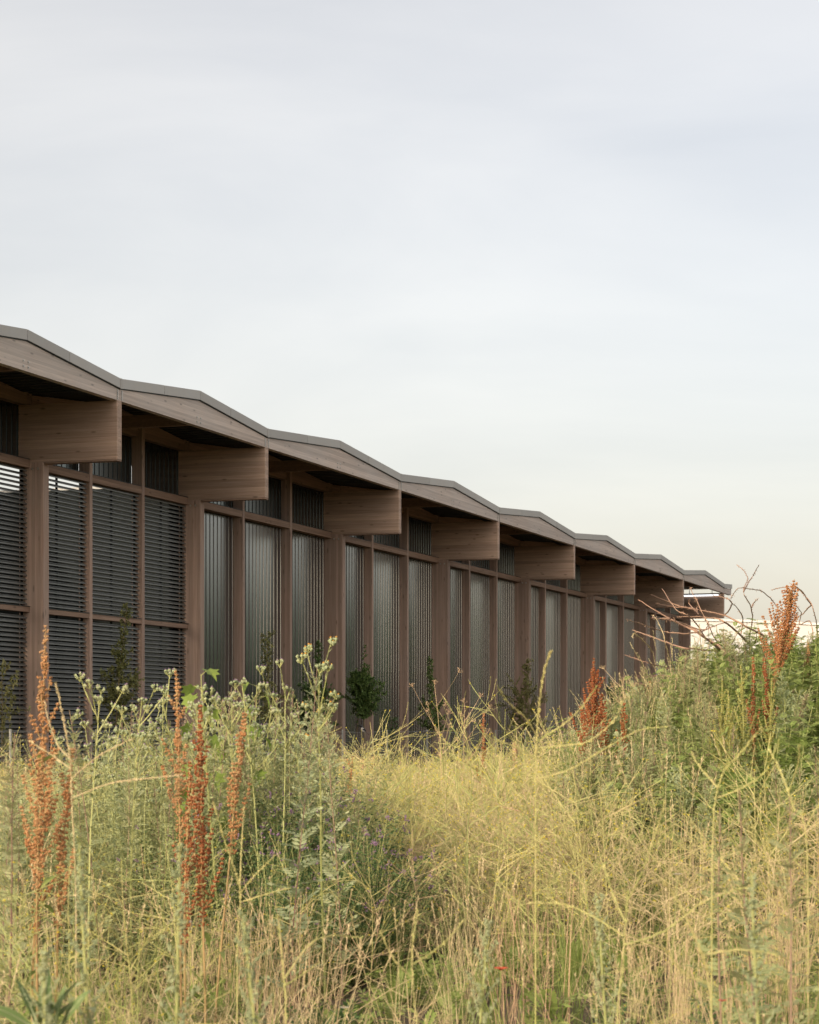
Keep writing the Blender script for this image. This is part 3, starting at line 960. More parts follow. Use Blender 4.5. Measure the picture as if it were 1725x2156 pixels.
def goosefoot(h=1.0, leaf='pale', lean=0.0):
    """stout pale stalk with mealy flower spikes and diamond leaves"""
    P = Plant()
    st, lf, sp = P.g('stem', 'stem_g'), P.g('leaves', leaf), P.g('flower_spikes', 'pale')
    main = curve((0, 0, 0), (lean, U(-.05, .05), 1), h, 10, 0, 0.03)
    st.tube(main, 0.0075, 0.003, 6)
    for i in range(30):
        t = 0.12 + 0.86 * i / 30
        p, d = along(main, min(t, .99))
        az = i * 2.4
        lf.leaf(p, hdir(az, U(0.1, 0.8)), U(0.05, 0.1) * (1.3 - t), U(0.02, 0.045) * (1.3 - t), U(0.3, 1.2), 0.2, shape=(0.1, 0.9, 1, 0.55, 0))
        if t > 0.35:
            L = (1.12 - t) * 0.16 + 0.03
            br = curve(p, hdir(az + 0.4, U(0.7, 1.2)), L, 4, -0.2, 0.06)
            sp.tube(br, 0.002, 0.001, 3)
            for j in range(int(L / 0.006)):
                q, dd = along(br, U(0.2, 0.999))
                sp.bead(q + vrand(0.0075), U(0.003, 0.0055))
    for j in range(60):
        q, dd = along(main, U(0.82, 0.999))
        sp.bead(q + vrand(0.010), U(0.003, 0.006))
    return P

def grass_tuft(h=0.7, n=26, heads=8, mat='straw', headmat='straw', spread=0.5):
    P = Plant()
    bl, hd = P.g('blades', mat), P.g('seed_heads', headmat)
    for i in range(n):
        L = h * U(0.5, 1.0)
        d = hdir(U(0, 6.283), math.radians(90 - 55 * spread * U(0.1, 1)))
        bl.leaf((U(-.06, .06), U(-.06, .06), 0), d, L, U(0.003, 0.006), U(0.1, 1.1), 0, shape=(1, 1, 0.9, 0.7, 0.4, 0))
    for i in range(heads):
        L = h * U(0.95, 1.25)
        pts = curve((U(-.05, .05), U(-.05, .05), 0), hdir(U(0, 6.283), math.radians(U(62, 88))), L, 6, 0.25, 0.05)
        bl.tube(pts, 0.0016, 0.001, 3)
        for j in range(26):
            t = 0.84 + 0.16 * j / 26
            q, dd = along(pts, min(t, .999))
            hd.chip(q, (dd + vrand(0.35)), U(0.016, 0.026), 0.005)
    return P

def dry_stems(h=0.75, n=22, mat='pink_dry', caps=0.5):
    P = Plant()
    st, cp = P.g('stems', mat), P.g('seed_capsules', 'straw')
    for i in range(n):
        L = h * U(0.55, 1.1)
        pts = curve((U(-.16, .16), U(-.16, .16), 0), (U(-.22, .22), U(-.22, .22), 1), L, 4, 0.05, 0.07)
        st.tube(pts, 0.0022, 0.0013, 3)
        if random.random() < 0.6:
            p, d = along(pts, U(0.4, 0.8))
            b = curve(p, (d + vrand(0.5)), L * U(0.2, 0.4), 3, -0.1, 0.06)
            st.tube(b, 0.0016, 0.001, 3)
        if random.random() < caps: cp.bead(pts[-1], U(0.004, 0.007), U(0.007, 0.010))
    return P

def straw_tangle(h=0.4, n=60):
    """pale withered tangle lying low"""
    P = Plant()
    bl = P.g('blades', 'straw')
    for i in range(n):
        p = (U(-.2, .2), U(-.2, .2), U(0, h * 0.7))
        bl.leaf(p, hdir(U(0, 6.283), U(-0.1, 1.2)), U(0.09, 0.22), U(0.003, 0.006), U(0.2, 2.0), 0, shape=(0.7, 1, 0.9, 0.6, 0))
    for i in range(12):
        pts = curve((U(-.15, .15), U(-.15, .15), 0), hdir(U(0, 6.283), U(0.5, 1.4)), h * U(0.8, 1.4), 5, 0.3, 0.1)
        bl.tube(pts, 0.0018, 0.001, 3)
    return P

def low_green(h=0.3, n=16, leaf='green'):
    P = Plant()
    lf = P.g('leaves', leaf)
    for i in range(n):
        p = Vector((U(-.12, .12), U(-.12, .12), U(0, h * 0.5)))
        pinnate(lf, p, hdir(U(0, 6.283), U(0.3, 1.3)), h * U(0.4, 0.8), h * U(0.15, 0.25), 5, 0, 0.8)
    return P

def umbel(h=1.2, n=6, mat='pink_dry'):
    P = Plant()
    st = P.g('stem', mat)
    hd = P.g('umbels', mat)
    main = curve((0, 0, 0), (U(-.1, .1), U(-.1, .1), 1), h, 7, 0, 0.05)
    st.tube(main, 0.005, 0.0022, 4)
    ends = [(main[-1], (main[-1] - main[-2]).normalized())]
    for i in range(n):
        p, d = along(main, U(0.55, 0.92))
        br = curve(p, hdir(i * 2.4 + U(-.3, .3), U(0.5, 1.0)), h * U(0.15, 0.3), 4, -0.3, 0.05)
        st.tube(br, 0.0028, 0.0014, 3)
        ends.append((br[-1], (br[-1] - br[-2]).normalized()))
    for q, d in ends:
        for j in range(11):
            o = (d + vrand(0.85)).normalized() * U(0.03, 0.055)
            hd.tube([q, q + o], 0.0011, 0.0009, 3)
            for _ in range(3): hd.bead(q + o + vrand(0.005), 0.0028)
    return P

def palmate(geo, p, d, size):
    """five-lobed leaf hanging from p"""
    d = Vector(d).normalized()
    s = d.cross(Vector((0, 0, 1)))
    if s.length < 1e-3: s = Vector((1, 0, 0))
    s.normalize()
    nrm = s.cross(d)
    outline = [(0.0, 0.0), (0.28, -0.16), (0.34, 0.10), (0.62, 0.22), (0.36, 0.36), (0.42, 0.62), (0.16, 0.60), (0.0, 1.0),
               (-0.16, 0.60), (-0.42, 0.62), (-0.36, 0.36), (-0.62, 0.22), (-0.34, 0.10), (-0.28, -0.16)]
    def P3(u, v): return tuple(Vector(p) + s * (u * size) + d * (v * size) + nrm * (size * (0.22 * abs(u) - 0.35 * v * v)))
    verts = [P3(u, v) for u, v in outline] + [P3(0, 0.34)]
    n = len(outline)
    geo.add(verts, [(i, (i + 1) % n, n) for i in range(n)])

def maple(h=1.6, n=12, size=0.14):
    P = Plant()
    st = P.g('stem', 'stem_g')
    main = curve((0, 0, 0), (U(-.05, .05), 0, 1), h, 7, 0, 0.03)
    st.tube(main, 0.009, 0.003, 5)
    for i in range(n):
        t = 0.3 + 0.7 * i / (n - 1)
        p, d = along(main, min(t, .995))
        az = (i % 2) * 3.1416 + (i // 2) * 1.5708 + U(-.3, .3)
        pe = curve(p, hdir(az, U(0.35, 0.8)), size * (1.3 - 0.8 * t), 3, 0.3, 0.03)
        st.tube(pe, 0.0025, 0.0018, 3)
        palmate(P.g('leaf#%d' % i, 'maple'), pe[-1], hdir(az, U(-1.1, -0.3)), size * (1.35 - 0.6 * t) * U(0.85, 1.15))
    return P

def broadleaf(n=9, L=0.42):
    """rosette of long upright leaves with pale ribs"""
    P = Plant()
    rb = P.g('midribs', 'pale')
    for i in range(n):
        d = hdir(i * 2.4, U(0.75, 1.35))
        side = d.cross(hdir(U(0, 6.283), 0.1))
        l_ = L * U(0.7, 1.15)
        p = Vector((U(-.04, .04), U(-.04, .04), 0))
        dr = U(0.2, 0.7)
        P.g('leaf#%d' % i, 'broad').leaf(p, d, l_, l_ * U(0.18, 0.25), dr, 0.25, side=side, shape=(0.15, 0.3, 0.75, 1.0, 0.95, 0.65, 0.0))
        q = p.copy(); dd = d.copy(); pts = []
        nr = side.normalized().cross(d)
        for k in range(6):
            pts.append(q + nr * 0.003)
            dd = (dd + Vector((0, 0, -dr / 6))).normalized()
            q = q + dd * (l_ / 6)
        rb.tube(pts, 0.006, 0.002, 3)
    return P

def sapling(h, width, n_br, leaves, leaf='tree', trunk=0.55, lsize=0.045, lean=(0, 0), leader=0.0, dens=1.0):
    """young tree: trunk, limbs and leaves; width(t) gives the crown radius at height share t"""
    P = Plant()
    tr, lm, cr = P.g('trunk', 'bark_g'), P.g('limbs', 'bark_g'), P.g('crown', leaf)
    main = curve((0, 0, 0), (lean[0], lean[1], 1), h, 12, 0, 0.025)
    tr.tube(main, 0.022, 0.004, 6)
    for i in range(n_br):
        t = trunk + (0.99 - trunk) * (i + U(0, 1)) / n_br
        p, d = along(main, min(t, 0.995))
        r = max(0.04, width(t)) * U(0.55, 1.15)
        br = curve(p, hdir(i * 2.4 + U(-.5, .5), U(0.1, 0.95)), r, 5, U(-0.5, 0.3), 0.12)
        lm.tube(br, 0.006 * (1.2 - t), 0.0016, 3)
        tw = [br]
        for _ in range(2 if r > 0.12 else 1):
            q, dd = along(br, U(0.3, 0.9))
            b2 = curve(q, (dd + vrand(0.9)).normalized(), r * U(0.3, 0.6), 3, -0.2, 0.12)
            lm.tube(b2, 0.0025, 0.001, 3)
            tw.append(b2)
        for b in tw:
            m = max(3, int(leaves * dens * (b[-1] - b[0]).length / 0.1))
            for j in range(m):
                q, dd = along(b, U(0.15, 0.999))
                cr.leaf(q, (dd * 0.5 + vrand(1.0)).normalized(), lsize * U(0.8, 1.5), lsize * 0.6, U(0, 0.6), 0.35, shape=(0.15, 1.0, 0.75, 0))
    return P

# ------------------------------------------------------------------ scattering a mass as ONE object
def scatter(name, label, cat, protos, pts):
    """pts: (x, y, z, tilt_x, tilt_y, turn, scale, which)"""
    col = bpy.data.collections.new(name + '_kinds')
    for i, o in enumerate(protos):
        o.name = '%s_kind_%02d' % (name, i)
        col.objects.link(o)
    me = bpy.data.meshes.new(name)
    me.from_pydata([p[:3] for p in pts], [], [])
    a = me.attributes.new('turn', 'FLOAT_VECTOR', 'POINT'); a.data.foreach_set('vector', [c for p in pts for c in p[3:6]])
    a = me.attributes.new('size', 'FLOAT', 'POINT'); a.data.foreach_set('value', [p[6] for p in pts])
    a = me.attributes.new('which', 'INT', 'POINT'); a.data.foreach_set('value', [int(p[7]) for p in pts])
    ng = bpy.data.node_groups.new(name + '_nodes', 'GeometryNodeTree')
    ng.interface.new_socket('Geometry', in_out='INPUT', socket_type='NodeSocketGeometry')
    ng.interface.new_socket('Geometry', in_out='OUTPUT', socket_type='NodeSocketGeometry')
    N, L = ng.nodes, ng.links
    gi, go = N.new('NodeGroupInput'), N.new('NodeGroupOutput')
    m2p = N.new('GeometryNodeMeshToPoints')
    iop = N.new('GeometryNodeInstanceOnPoints')
    ci = N.new('GeometryNodeCollectionInfo')
    ci.inputs['Collection'].default_value = col
    ci.inputs['Separate Children'].default_value = True
    ci.inputs['Reset Children'].default_value = True
    def attr(nm, ty):
        x = N.new('GeometryNodeInputNamedAttribute'); x.data_type = ty; x.inputs['Name'].default_value = nm
        return x.outputs['Attribute']
    L.new(gi.outputs[0], m2p.inputs['Mesh'])
    L.new(m2p.outputs[0], iop.inputs['Points'])
    L.new(ci.outputs[0], iop.inputs['Instance'])
    iop.inputs['Pick Instance'].default_value = True
    L.new(attr('which', 'INT'), iop.inputs['Instance Index'])
    L.new(attr('turn', 'FLOAT_VECTOR'), iop.inputs['Rotation'])
    L.new(attr('size', 'FLOAT'), iop.inputs['Scale'])
    L.new(iop.outputs[0], go.inputs[0])
    o = bpy.data.objects.new(name, me)
    C.objects.link(o)
    md = o.modifiers.new('scatter', 'NODES')
    md.node_group = ng
    return tag(o, label=label, cat=cat, kind='stuff')

# ------------------------------------------------------------------ placing
def base(px, Y):
    x = (px - CX) / F * Y
    return Vector((x, Y, gz(x, Y) - 0.01))
def height(px, ytop, Y):
    """how tall a plant rooted at px, Y must be to reach the row ytop"""
    return EYE + (HY - ytop) / F * Y - base(px, Y).z
def wall_pt(px, p):
    """foot of a thing that stands p metres behind the line of the eaves"""
    x0p = X0 - p / math.cos(ANG)
    Y = F * -x0p / (2435 - px)
    return Vector(((px - CX) / F * Y, Y, -0.02)), Y

# ------------------------------------------------------------------ young trees along the wall
random.seed(21)
def tree(px, ytop, p, width, n_br, leaves, label, leaf='tree', trunk=0.4, lsize=0.05, lean=(0.02, 0), dens=0.85, group='young trees planted along the wall'):
    b, Y = wall_pt(px, p)
    h = EYE + (HY - ytop) / F * Y
    P = sapling(h, width, n_br, leaves, leaf, trunk, lsize, lean, dens=dens)
    return P.thing('young_tree', b, label, 'tree', group)
def spire(lo, wide, top=0.05, knee=0.62):
    return lambda t: (wide * (1 - 0.35 * abs(t - lo - 0.12) / 0.2) if t < knee else top + (wide * 0.35) * max(0, (0.82 - t) / 0.2))
tree(4, 1412, 0.2, lambda t: 0.34, 34, 9, 'young tree cut by the left picture edge in front of the louvres', 'tree_l', 0.45, 0.055)
tree(236, 1266, 0.4, lambda t: 0.46 if t < 0.62 else (0.28 if t < 0.76 else 0.12), 84, 12, 'slender pear-like tree with a long top shoot before the louvred bay', 'tree_l', 0.42, 0.055)
tree(570, 1330, 0.4, lambda t: 0.42 if t < 0.62 else 0.17, 70, 9, 'sparse pale-leaved young tree before the first corrugated panels', 'tree_l', 0.45, 0.055)
tree(662, 1350, 0.5, lambda t: 0.58 if t < 0.68 else 0.10, 100, 13, 'dark green young tree with thin top shoots behind the amber-flowered weed', 'tree', 0.42, 0.06)
tree(768, 1418, 0.3, lambda t: 0.47 * math.sqrt(max(0.02, 1 - ((t - 0.82) / 0.185) ** 2)), 120, 17, 'round-headed dark green tree on a bare trunk with a perched bird below', 'tree', 0.64, 0.06)
tree(742, 1352, 0.9, lambda t: 0.08, 34, 8, 'single thin leafy shoot leaning beside the timber column, above the round-headed tree', 'tree', 0.45, 0.06, lean=(0.035, 0))
tree(914, 1385, 0.4, lambda t: 0.46 if t < 0.62 else 0.12, 84, 11, 'narrow young tree against the column right of the round-headed tree', 'tree', 0.4, 0.06)
tree(1096, 1388, 0.3, lambda t: 0.72 if t < 0.70 else 0.16, 90, 11, 'bushy cone-shaped young tree behind the tall arching mustard stalk', 'tree_l', 0.3, 0.06)
tree(1296, 1445, 0.4, lambda t: 0.46 if abs(t - 0.66) > 0.04 else 0.12, 50, 11, 'small dark tree close behind the large rust-red dock', 'tree', 0.4, 0.07)
tree(1397, 1478, 0.4, lambda t: 0.4, 34, 11, 'small dark tree before the last bay beside the dead branches', 'tree', 0.5, 0.07)
tree(820, 1512, 0.7, lambda t: 0.30, 24, 8, 'low wispy young tree between two timber mullions, right of the round head', 'tree', 0.55, 0.05)

# ------------------------------------------------------------------ wire fence in front of the wall, and the bird on it
random.seed(5)
M_WIRE = metal('galvanised_wire', (0.42, 0.42, 0.40), 0.5, 0.6, 0.1, streak=False)
fence = empty('wire_fence', (X0, 0, 0), math.pi / 2 - ANG, label='wire netting fence running along the foot of the wall', cat='fence')
PF, FH = -0.7, 1.64
fs0, fs1 = 31.0, 78.0
pg = Geo(); pg.tube([(0, 0, -0.2), (0, 0, FH * 0.5), (0, 0, FH + 0.03)], 0.022, 0.022, 6, cap=True)
post_me = pg.mesh('post', [M_WIRE])
def ftop(s): return FH - 0.03 * math.sin(math.pi * (((s - fs0) / 3.0) % 1.0)) + 0.012 * math.sin(s * 0.7)
s = fs0
while s <= fs1:
    inst('post', post_me, fence, (s, PF + 0.03, 0)); s += 3.0
net = Geo()
cw = 0.06
nrow = 26
ncol = int((fs1 - fs0) / cw)
hwid = 0.0011
def wire(a, b, w=hwid):
    dx, dz = b[0] - a[0], b[1] - a[1]
    L = math.hypot(dx, dz)
    ox, oz = -dz / L * w, dx / L * w
    net.add([(a[0] - ox, PF, a[1] - oz), (b[0] - ox, PF, b[1] - oz), (b[0] + ox, PF, b[1] + oz), (a[0] + ox, PF, a[1] + oz)], [(0, 1, 2, 3)])
for j in range(nrow):
    for i in range(ncol):
        s0 = fs0 + (i + 0.5 * (j % 2)) * cw
        t0 = ftop(s0)
        z1 = t0 - j * 0.05
        wire((s0, z1), (s0 - cw / 2, z1 - 0.033))
        wire((s0, z1), (s0 + cw / 2, z1 - 0.033))
        wire((s0 + cw / 2, z1 - 0.033), (s0 + cw / 2, z1 - 0.05))
net.build('netting', M_WIRE, fence, kind='stuff')
tw = Geo()
for zoff, r in ((0.0, 0.0024), (-0.45, 0.002)):
    tw.tube([(fs0 + 0.5 * i, PF - 0.004, ftop(fs0 + 0.5 * i) + zoff) for i in range(int((fs1 - fs0) * 2))], r, r, 4)
tw.build('line_wire', M_WIRE, fence)
# weathered wooden stakes
def stake(px, ytop, Y, label):
    b = base(px, Y)
    h = height(px, ytop, Y)
    e_ = empty('wooden_stake', b, 0.3, label=label, cat='stake', group='wooden stakes in the weeds')
    g_ = Geo()
    r = 0.045
    k8 = [(r * math.cos(i * 0.7854) * U(0.85, 1.1), r * math.sin(i * 0.7854) * U(0.85, 1.1)) for i in range(8)]
    g_.add([(x, y, 0) for x, y in k8] + [(x * 0.95, y * 0.95, h - 0.05 + U(-.02, .02)) for x, y in k8] + [(0.01, 0, h)],
           [(i, (i + 1) % 8, 8 + (i + 1) % 8, 8 + i) for i in range(8)] + [(8 + i, 8 + (i + 1) % 8, 16) for i in range(8)])
    g_.build('post', PM['wood'], e_)
    return e_
stake(763, 1597, 33, 'pale wooden stake in the weeds below the round-headed tree')
stake(786, 1592, 34, 'paler wooden stake just right of the trunk of the round-headed tree')
stake(1084, 1560, 32, 'broad wooden stake standing in straw below the cone-shaped tree')

M_BLACK = plain('black_feather', (0.018, 0.019, 0.024), 0.45, var=0.2, scale=40)
M_BWHITE = plain('white_feather', (0.80, 0.78, 0.75), 0.7, var=0.04, scale=40)
bp_, bY = wall_pt(764, PF)
sb_ = (BM.inverted() @ bp_).x
bird = empty('bird', bworld(sb_, PF - 0.01, ftop(sb_)), 0, label='small black and white bird perched on the fence wire', cat='bird')
def ellipsoid(g_, c, r, axis_tilt=0.0, nu=10, nv=7, mat=0, taper=0.0):
    vs_ = []
    ca, sa_ = math.cos(axis_tilt), math.sin(axis_tilt)
    for j in range(nv + 1):
        th = math.pi * j / nv
        for i in range(nu):
            ph = 2 * math.pi * i / nu
            x, y, z = r[0] * math.sin(th) * math.cos(ph), r[1] * math.sin(th) * math.sin(ph), r[2] * math.cos(th)
            k = 1 - taper * z / r[2]
            x, y = x * k, y * k
            vs_.append((c[0] + x * ca - z * sa_, c[1] + y, c[2] + x * sa_ + z * ca))
    g_.add(vs_, [(j * nu + i, j * nu + (i + 1) % nu, (j + 1) * nu + (i + 1) % nu, (j + 1) * nu + i) for j in range(nv) for i in range(nu)], mat)
g = Geo()
ellipsoid(g, (-0.005, 0, 0.075), (0.045, 0.045, 0.075), 0.45, taper=0.2)      # body with breast, head above it in one surface
body_faces = len(g.f)
ellipsoid(g, (-0.05, 0, 0.148), (0.033, 0.03, 0.032), 0.2)
for i, q in enumerate(g.f):
    cz = sum(g.v[k][2] for k in q) / len(q)
    cx_ = sum(g.v[k][0] for k in q) / len(q)
    white = (i < body_faces and cz < 0.105 and (cx_ < 0.015 or cz < 0.04))
    g.m[i] = 1 if white else 0
g.build('body', [M_BLACK, M_BWHITE], bird)
g = Geo(); g.add([(-0.078, -0.006, 0.15), (-0.078, 0.006, 0.15), (-0.078, 0, 0.138), (-0.108, 0, 0.143)], [(0, 1, 3), (1, 2, 3), (2, 0, 3)]); g.build('beak', M_BLACK, bird)
g = Geo(); g.prism_yz([(-0.016, 0), (0.016, 0), (0.02, 0.006), (-0.02, 0.006)], 0, 0.15)
tl = g.build('tail', M_BLACK, bird, (0.03, 0, 0.035)); tl.rotation_euler = (0, 0.75, 0)
for sy in (-1, 1):
    g = Geo(); g.add([(-0.02, sy * 0.044, 0.12), (0.02, sy * 0.047, 0.115), (0.075, sy * 0.03, 0.03), (0.03, sy * 0.047, 0.035), (-0.015, sy * 0.05, 0.07)], [(0, 1, 2, 3, 4) if sy > 0 else (4, 3, 2, 1, 0)])
    g.add([(x, y + sy * 0.006, z) for x, y, z in g.v[:5]], [(0, 1, 2, 3, 4) if sy < 0 else (4, 3, 2, 1, 0)])
    wg = g.build('wing', M_BLACK, bird)
    g = Geo(); g.box(-0.03, 0.02, sy * 0.057 - 0.002, sy * 0.057 + 0.002, 0.085, 0.1); g.build('wing_bar', M_BWHITE, wg)
    g = Geo(); g.tube([(0, sy * 0.016, 0.02), (0.002, sy * 0.016, 0.0)], 0.0028, 0.0024, 4); g.tube([(-0.014, sy * 0.016, 0.002), (0.01, sy * 0.016, 0.002)], 0.002, 0.002, 4); g.build('leg', M_BLACK, bird)

# ------------------------------------------------------------------ docks with rusty seed heads
random.seed(31)
def put(P, name, px, Y, label, cat, group=None, rz=None):
    return P.thing(name, base(px, Y), label, cat, group, U(0, 6.28) if rz is None else rz)
DG = 'rusty docks standing in the weeds'
def dockat(px, ytop, Y, label, mat='rust', bare=0.3, nb=6, bend=0.0, tip=None, **kw):
    h = height(px, ytop, Y)
    if tip is not None: bend = (tip - px) / F * Y / h
    return put(dock(h, mat, bare, nb, bend=bend, **kw), 'dock_plant', px, Y, label, 'dock', DG, 0)
dockat(80, 1318, 10.0, 'tall orange-brown dock before the louvres, nearest the left picture edge', 'orange', 0.42, 20, tip=103, spread=0.26, leaves=6, fat=1.3, reach=0.28, dens=0.75)
dockat(66, 1530, 10.2, 'short dock with curved orange spikes at the foot of the leftmost tall dock', 'orange', 0.42, 6, tip=46, spread=0.3, fat=1.3)
dockat(112, 1572, 10.1, 'short dock leaning away to the right at the foot of the leftmost tall dock', 'orange', 0.46, 5, tip=146, spread=0.14, fat=1.3)
dockat(384, 1408, 11.0, 'pale orange dock with a slim tip, left of the pair near the maple seedling', 'orange', 0.55, 11, tip=346, spread=0.28, reach=0.28, fat=1.25, dens=0.8)
dockat(394, 1600, 10.5, 'rust-red dock low in front of the pale orange slim dock', 'rust', 0.42, 10, tip=376, spread=0.28, reach=0.24, fat=1.2, dens=0.8)
dockat(430, 1482, 10.6, 'deep rust-red dock with the thickest seed head, right of the pair near the maple seedling', 'rust', 0.40, 20, tip=450, spread=0.26, dens=0.9, fat=1.3, reach=0.30)
dockat(452, 1492, 11.2, 'pale orange dock spike just behind the thickest rust-red dock', 'orange', 0.58, 6, tip=482, spread=0.16, fat=1.4)
dockat(1246, 1385, 21.0, 'large bushy rust-red dock in front of the wall, right of the arching mustard', 'rust', 0.22, 50, tip=1252, spread=0.27, dens=0.9, fat=1.6, reach=0.6)
dockat(1300, 1480, 21.0, 'smaller rust-red dock at the right foot of the large bushy dock', 'rust', 0.25, 10, tip=1302, spread=0.2, fat=1.6, reach=0.3)
dockat(1272, 1475, 21.4, 'thin rust-red dock spike between the large bushy dock and its smaller neighbour', 'rust', 0.3, 6, tip=1277, spread=0.18, fat=1.5)
dockat(1604, 1214, 20.5, 'tallest rust-red dock, leaning on the green bank against the sky', 'orange', 0.48, 40, tip=1660, spread=0.28, fat=1.6, reach=0.55, dens=0.9)
dockat(1590, 1382, 19.6, 'slim rust-red dock spike below the tallest dock on the bank', 'rust', 0.3, 4, tip=1590, spread=0.12, fat=1.5)
dockat(1624, 1385, 19.9, 'short rust-red dock right below the tallest dock on the bank', 'rust', 0.3, 5, tip=1621, spread=0.18, fat=1.5)
dockat(1364, 1432, 23.0, 'small rust-red dock in the weeds below the dead branches', 'rust', 0.3, 7, tip=1364, spread=0.2, fat=1.8)
dockat(1010, 1500, 24.0, 'small rust-red dock half hidden left of the cone-shaped tree', 'rust', 0.3, 5, tip=1008, spread=0.2, fat=1.6)
dockat(715, 1588, 20.0, 'short orange dock at the foot of the timber column by the round-headed tree', 'orange', 0.5, 5, tip=717, spread=0.3, fat=1.4)
dockat(1700, 1350, 22.0, 'dock tip just showing over the bank at the right picture edge', 'orange', 0.4, 4, tip=1698, spread=0.2, fat=1.3)
for i, (px, yt, Y, lb) in enumerate([(1571, 1398, 19.3, 'olive-yellow unripe dock on the bank below the tallest rust-red dock'), (1510, 1432, 19.5, 'olive-yellow unripe dock on the left flank of the bank'),
                                     (1622, 1428, 18.9, 'olive-yellow unripe dock right of its larger neighbour on the bank'), (1540, 1452, 18.8, 'short olive-yellow unripe dock between two taller ones on the bank')]):
    h = height(px, yt, Y)
    put(dock(h, 'olive', 0.3, 16, spread=0.3, fat=1.05, stemmat='stem_g', leaves=8, reach=0.4), 'dock_plant', px, Y, lb, 'dock', 'unripe docks on the bank')

# ------------------------------------------------------------------ tall plants of the left-hand thicket
random.seed(41)
FG = 'bud-topped fleabanes of the thicket'
for px, yt, Y, fl, lb in [
    (184, 1474, 12.5, 'purple', 'bud-topped weed right of the leftmost dock, before the slender pear-like tree'),
    (273, 1474, 13.5, 'purple', 'bud-topped weed before the louvres, between the mullions'),
    (323, 1472, 13.8, 'purple', 'bud-topped weed just left of the pale orange slim dock'),
    (419, 1486, 13.2, 'purple', 'bud-topped weed in front of the maple seedling'),
    (473, 1446, 13.6, 'purple', 'bud-topped weed with mauve tips just right of the maple seedling'),
    (497, 1470, 14.2, 'purple', 'shorter bud-topped weed between the two maple seedlings'),
    (551, 1432, 13.8, 'purple', 'tallest mauve-tipped bud weed of the thicket, right of the small maple seedling'),
    (577, 1442, 14.4, 'purple', 'mauve-tipped bud weed just left of the tall pale mugwort')]:
    put(fleabane(height(px, yt, Y), 7, fl), 'fleabane', px, Y, lb, 'weed', FG)
put(fleabane(height(690, 1402, 12.5), 9, 'amber', lean=-0.01), 'ragwort', 686, 12.5, 'tall weed with amber flowers standing before the timber column', 'weed')
put(mugwort(height(612, 1403, 12.0), 'pale', 'stem_p', 60, 0.4), 'mugwort', 606, 12.0, 'tallest pale mugwort spire of the thicket, purple-stemmed', 'weed', 'mugworts of the thicket')
put(mugwort(height(722, 1500, 13.4), 'pale', 'stem_p', 50, 0.35), 'mugwort', 722, 13.4, 'pale mugwort spire at the right end of the thicket below the round-headed tree', 'weed', 'mugworts of the thicket')
put(mugwort(height(210, 1490, 13.2), 'grey', 'stem_p', 50, 0.3), 'mugwort', 214, 13.2, 'mugwort spire before the slender pear-like tree', 'weed', 'mugworts of the thicket')
put(mugwort(height(16, 1540, 10.2), 'grey', 'stem_p', 50, 0.3), 'mugwort', 14, 10.2, 'mugwort spire at the left picture edge', 'weed', 'mugworts of the thicket')
put(maple(height(432, 1420, 15.0), 16, 0.16), 'maple_seedling', 430, 15.0, 'larger maple seedling with lobed leaves rising over the thicket before the louvre-side column', 'seedling', 'maple seedlings')
put(maple(height(520, 1442, 15.4), 14, 0.13), 'maple_seedling', 518, 15.4, 'smaller maple seedling with yellowish top leaves behind the mauve bud weeds', 'seedling', 'maple seedlings')

# ------------------------------------------------------------------ single mustard stalks that stand clear
random.seed(51)
def stalk(name, paths, Y, label, cat='weed', mat='mustard', r=0.0027, pods=True, group=None, dy=0.25, root=None):
    """a plant traced as real stalks at its own distance: each path is a list of picture places"""
    px0 = root or paths[0][0][0]
    b = base(px0, Y)
    e_ = empty(name, b, label=label, cat=cat, group=group)
    for path in paths:
        off = U(-dy, dy)
        pts, n = [], len(path)
        for i, (x, y) in enumerate(path):
            pts.append(at(x, y, Y + off * i / max(1, n - 1)) - b)
        if path is paths[0]: pts = [Vector((0, 0, 0))] + pts
        # smooth the traced line
        sm = []
        for i in range(len(pts) - 1):
            p0, p1, p2, p3 = pts[max(0, i - 1)], pts[i], pts[i + 1], pts[min(len(pts) - 1, i + 2)]
            for k in range(5):
                t = k / 5
                sm.append(0.5 * ((2 * p1) + (p2 - p0) * t + (2 * p0 - 5 * p1 + 4 * p2 - p3) * t * t + (3 * p1 - p0 - 3 * p2 + p3) * t ** 3))
        sm.append(pts[-1])
        g_ = Geo()
        g_.tube(sm, r, r * 0.45, 5)
        so = g_.build('branch', PM[mat], e_)
        if pods:
            g_ = Geo()
            L = sum((q - p).length for p, q in zip(sm, sm[1:]))
            for i in range(int(L / 0.008)):
                p, d = along(sm, U(0.15, 0.999))
                g_.chip(p, (d + vrand(0.5)).normalized(), U(0.012, 0.018), 0.005)
            g_.build('seed_pods', PM[mat], so, kind='stuff')
    return e_
stalk('mustard_plant', [[(1128, 1700), (1131, 1545), (1136, 1480), (1147, 1410), (1159, 1374)],
                        [(1131, 1550), (1105, 1510), (1072, 1480), (1048, 1446)], [(1130, 1560), (1180, 1530), (1222, 1492), (1256, 1446)],
                        [(1133, 1600), (1080, 1570), (1030, 1552), (1010, 1520)], [(1131, 1575), (1200, 1568), (1240, 1560), (1290, 1520), (1310, 1480)],
                        [(1132, 1640), (1200, 1620), (1260, 1585), (1340, 1540), (1400, 1530)]], 8.5, 'mustard stalk with arching podded branches standing tallest before the wall', group='single mustard plants')
stalk('mustard_plant', [[(1500, 1800), (1518, 1640), (1560, 1585), (1601, 1534)], [(1510, 1680), (1560, 1660), (1610, 1625), (1640, 1560)], [(1512, 1660), (1470, 1610), (1455, 1580)]], 8.0,
      'yellowish mustard branch slanting up before the green bank', group='single mustard plants')
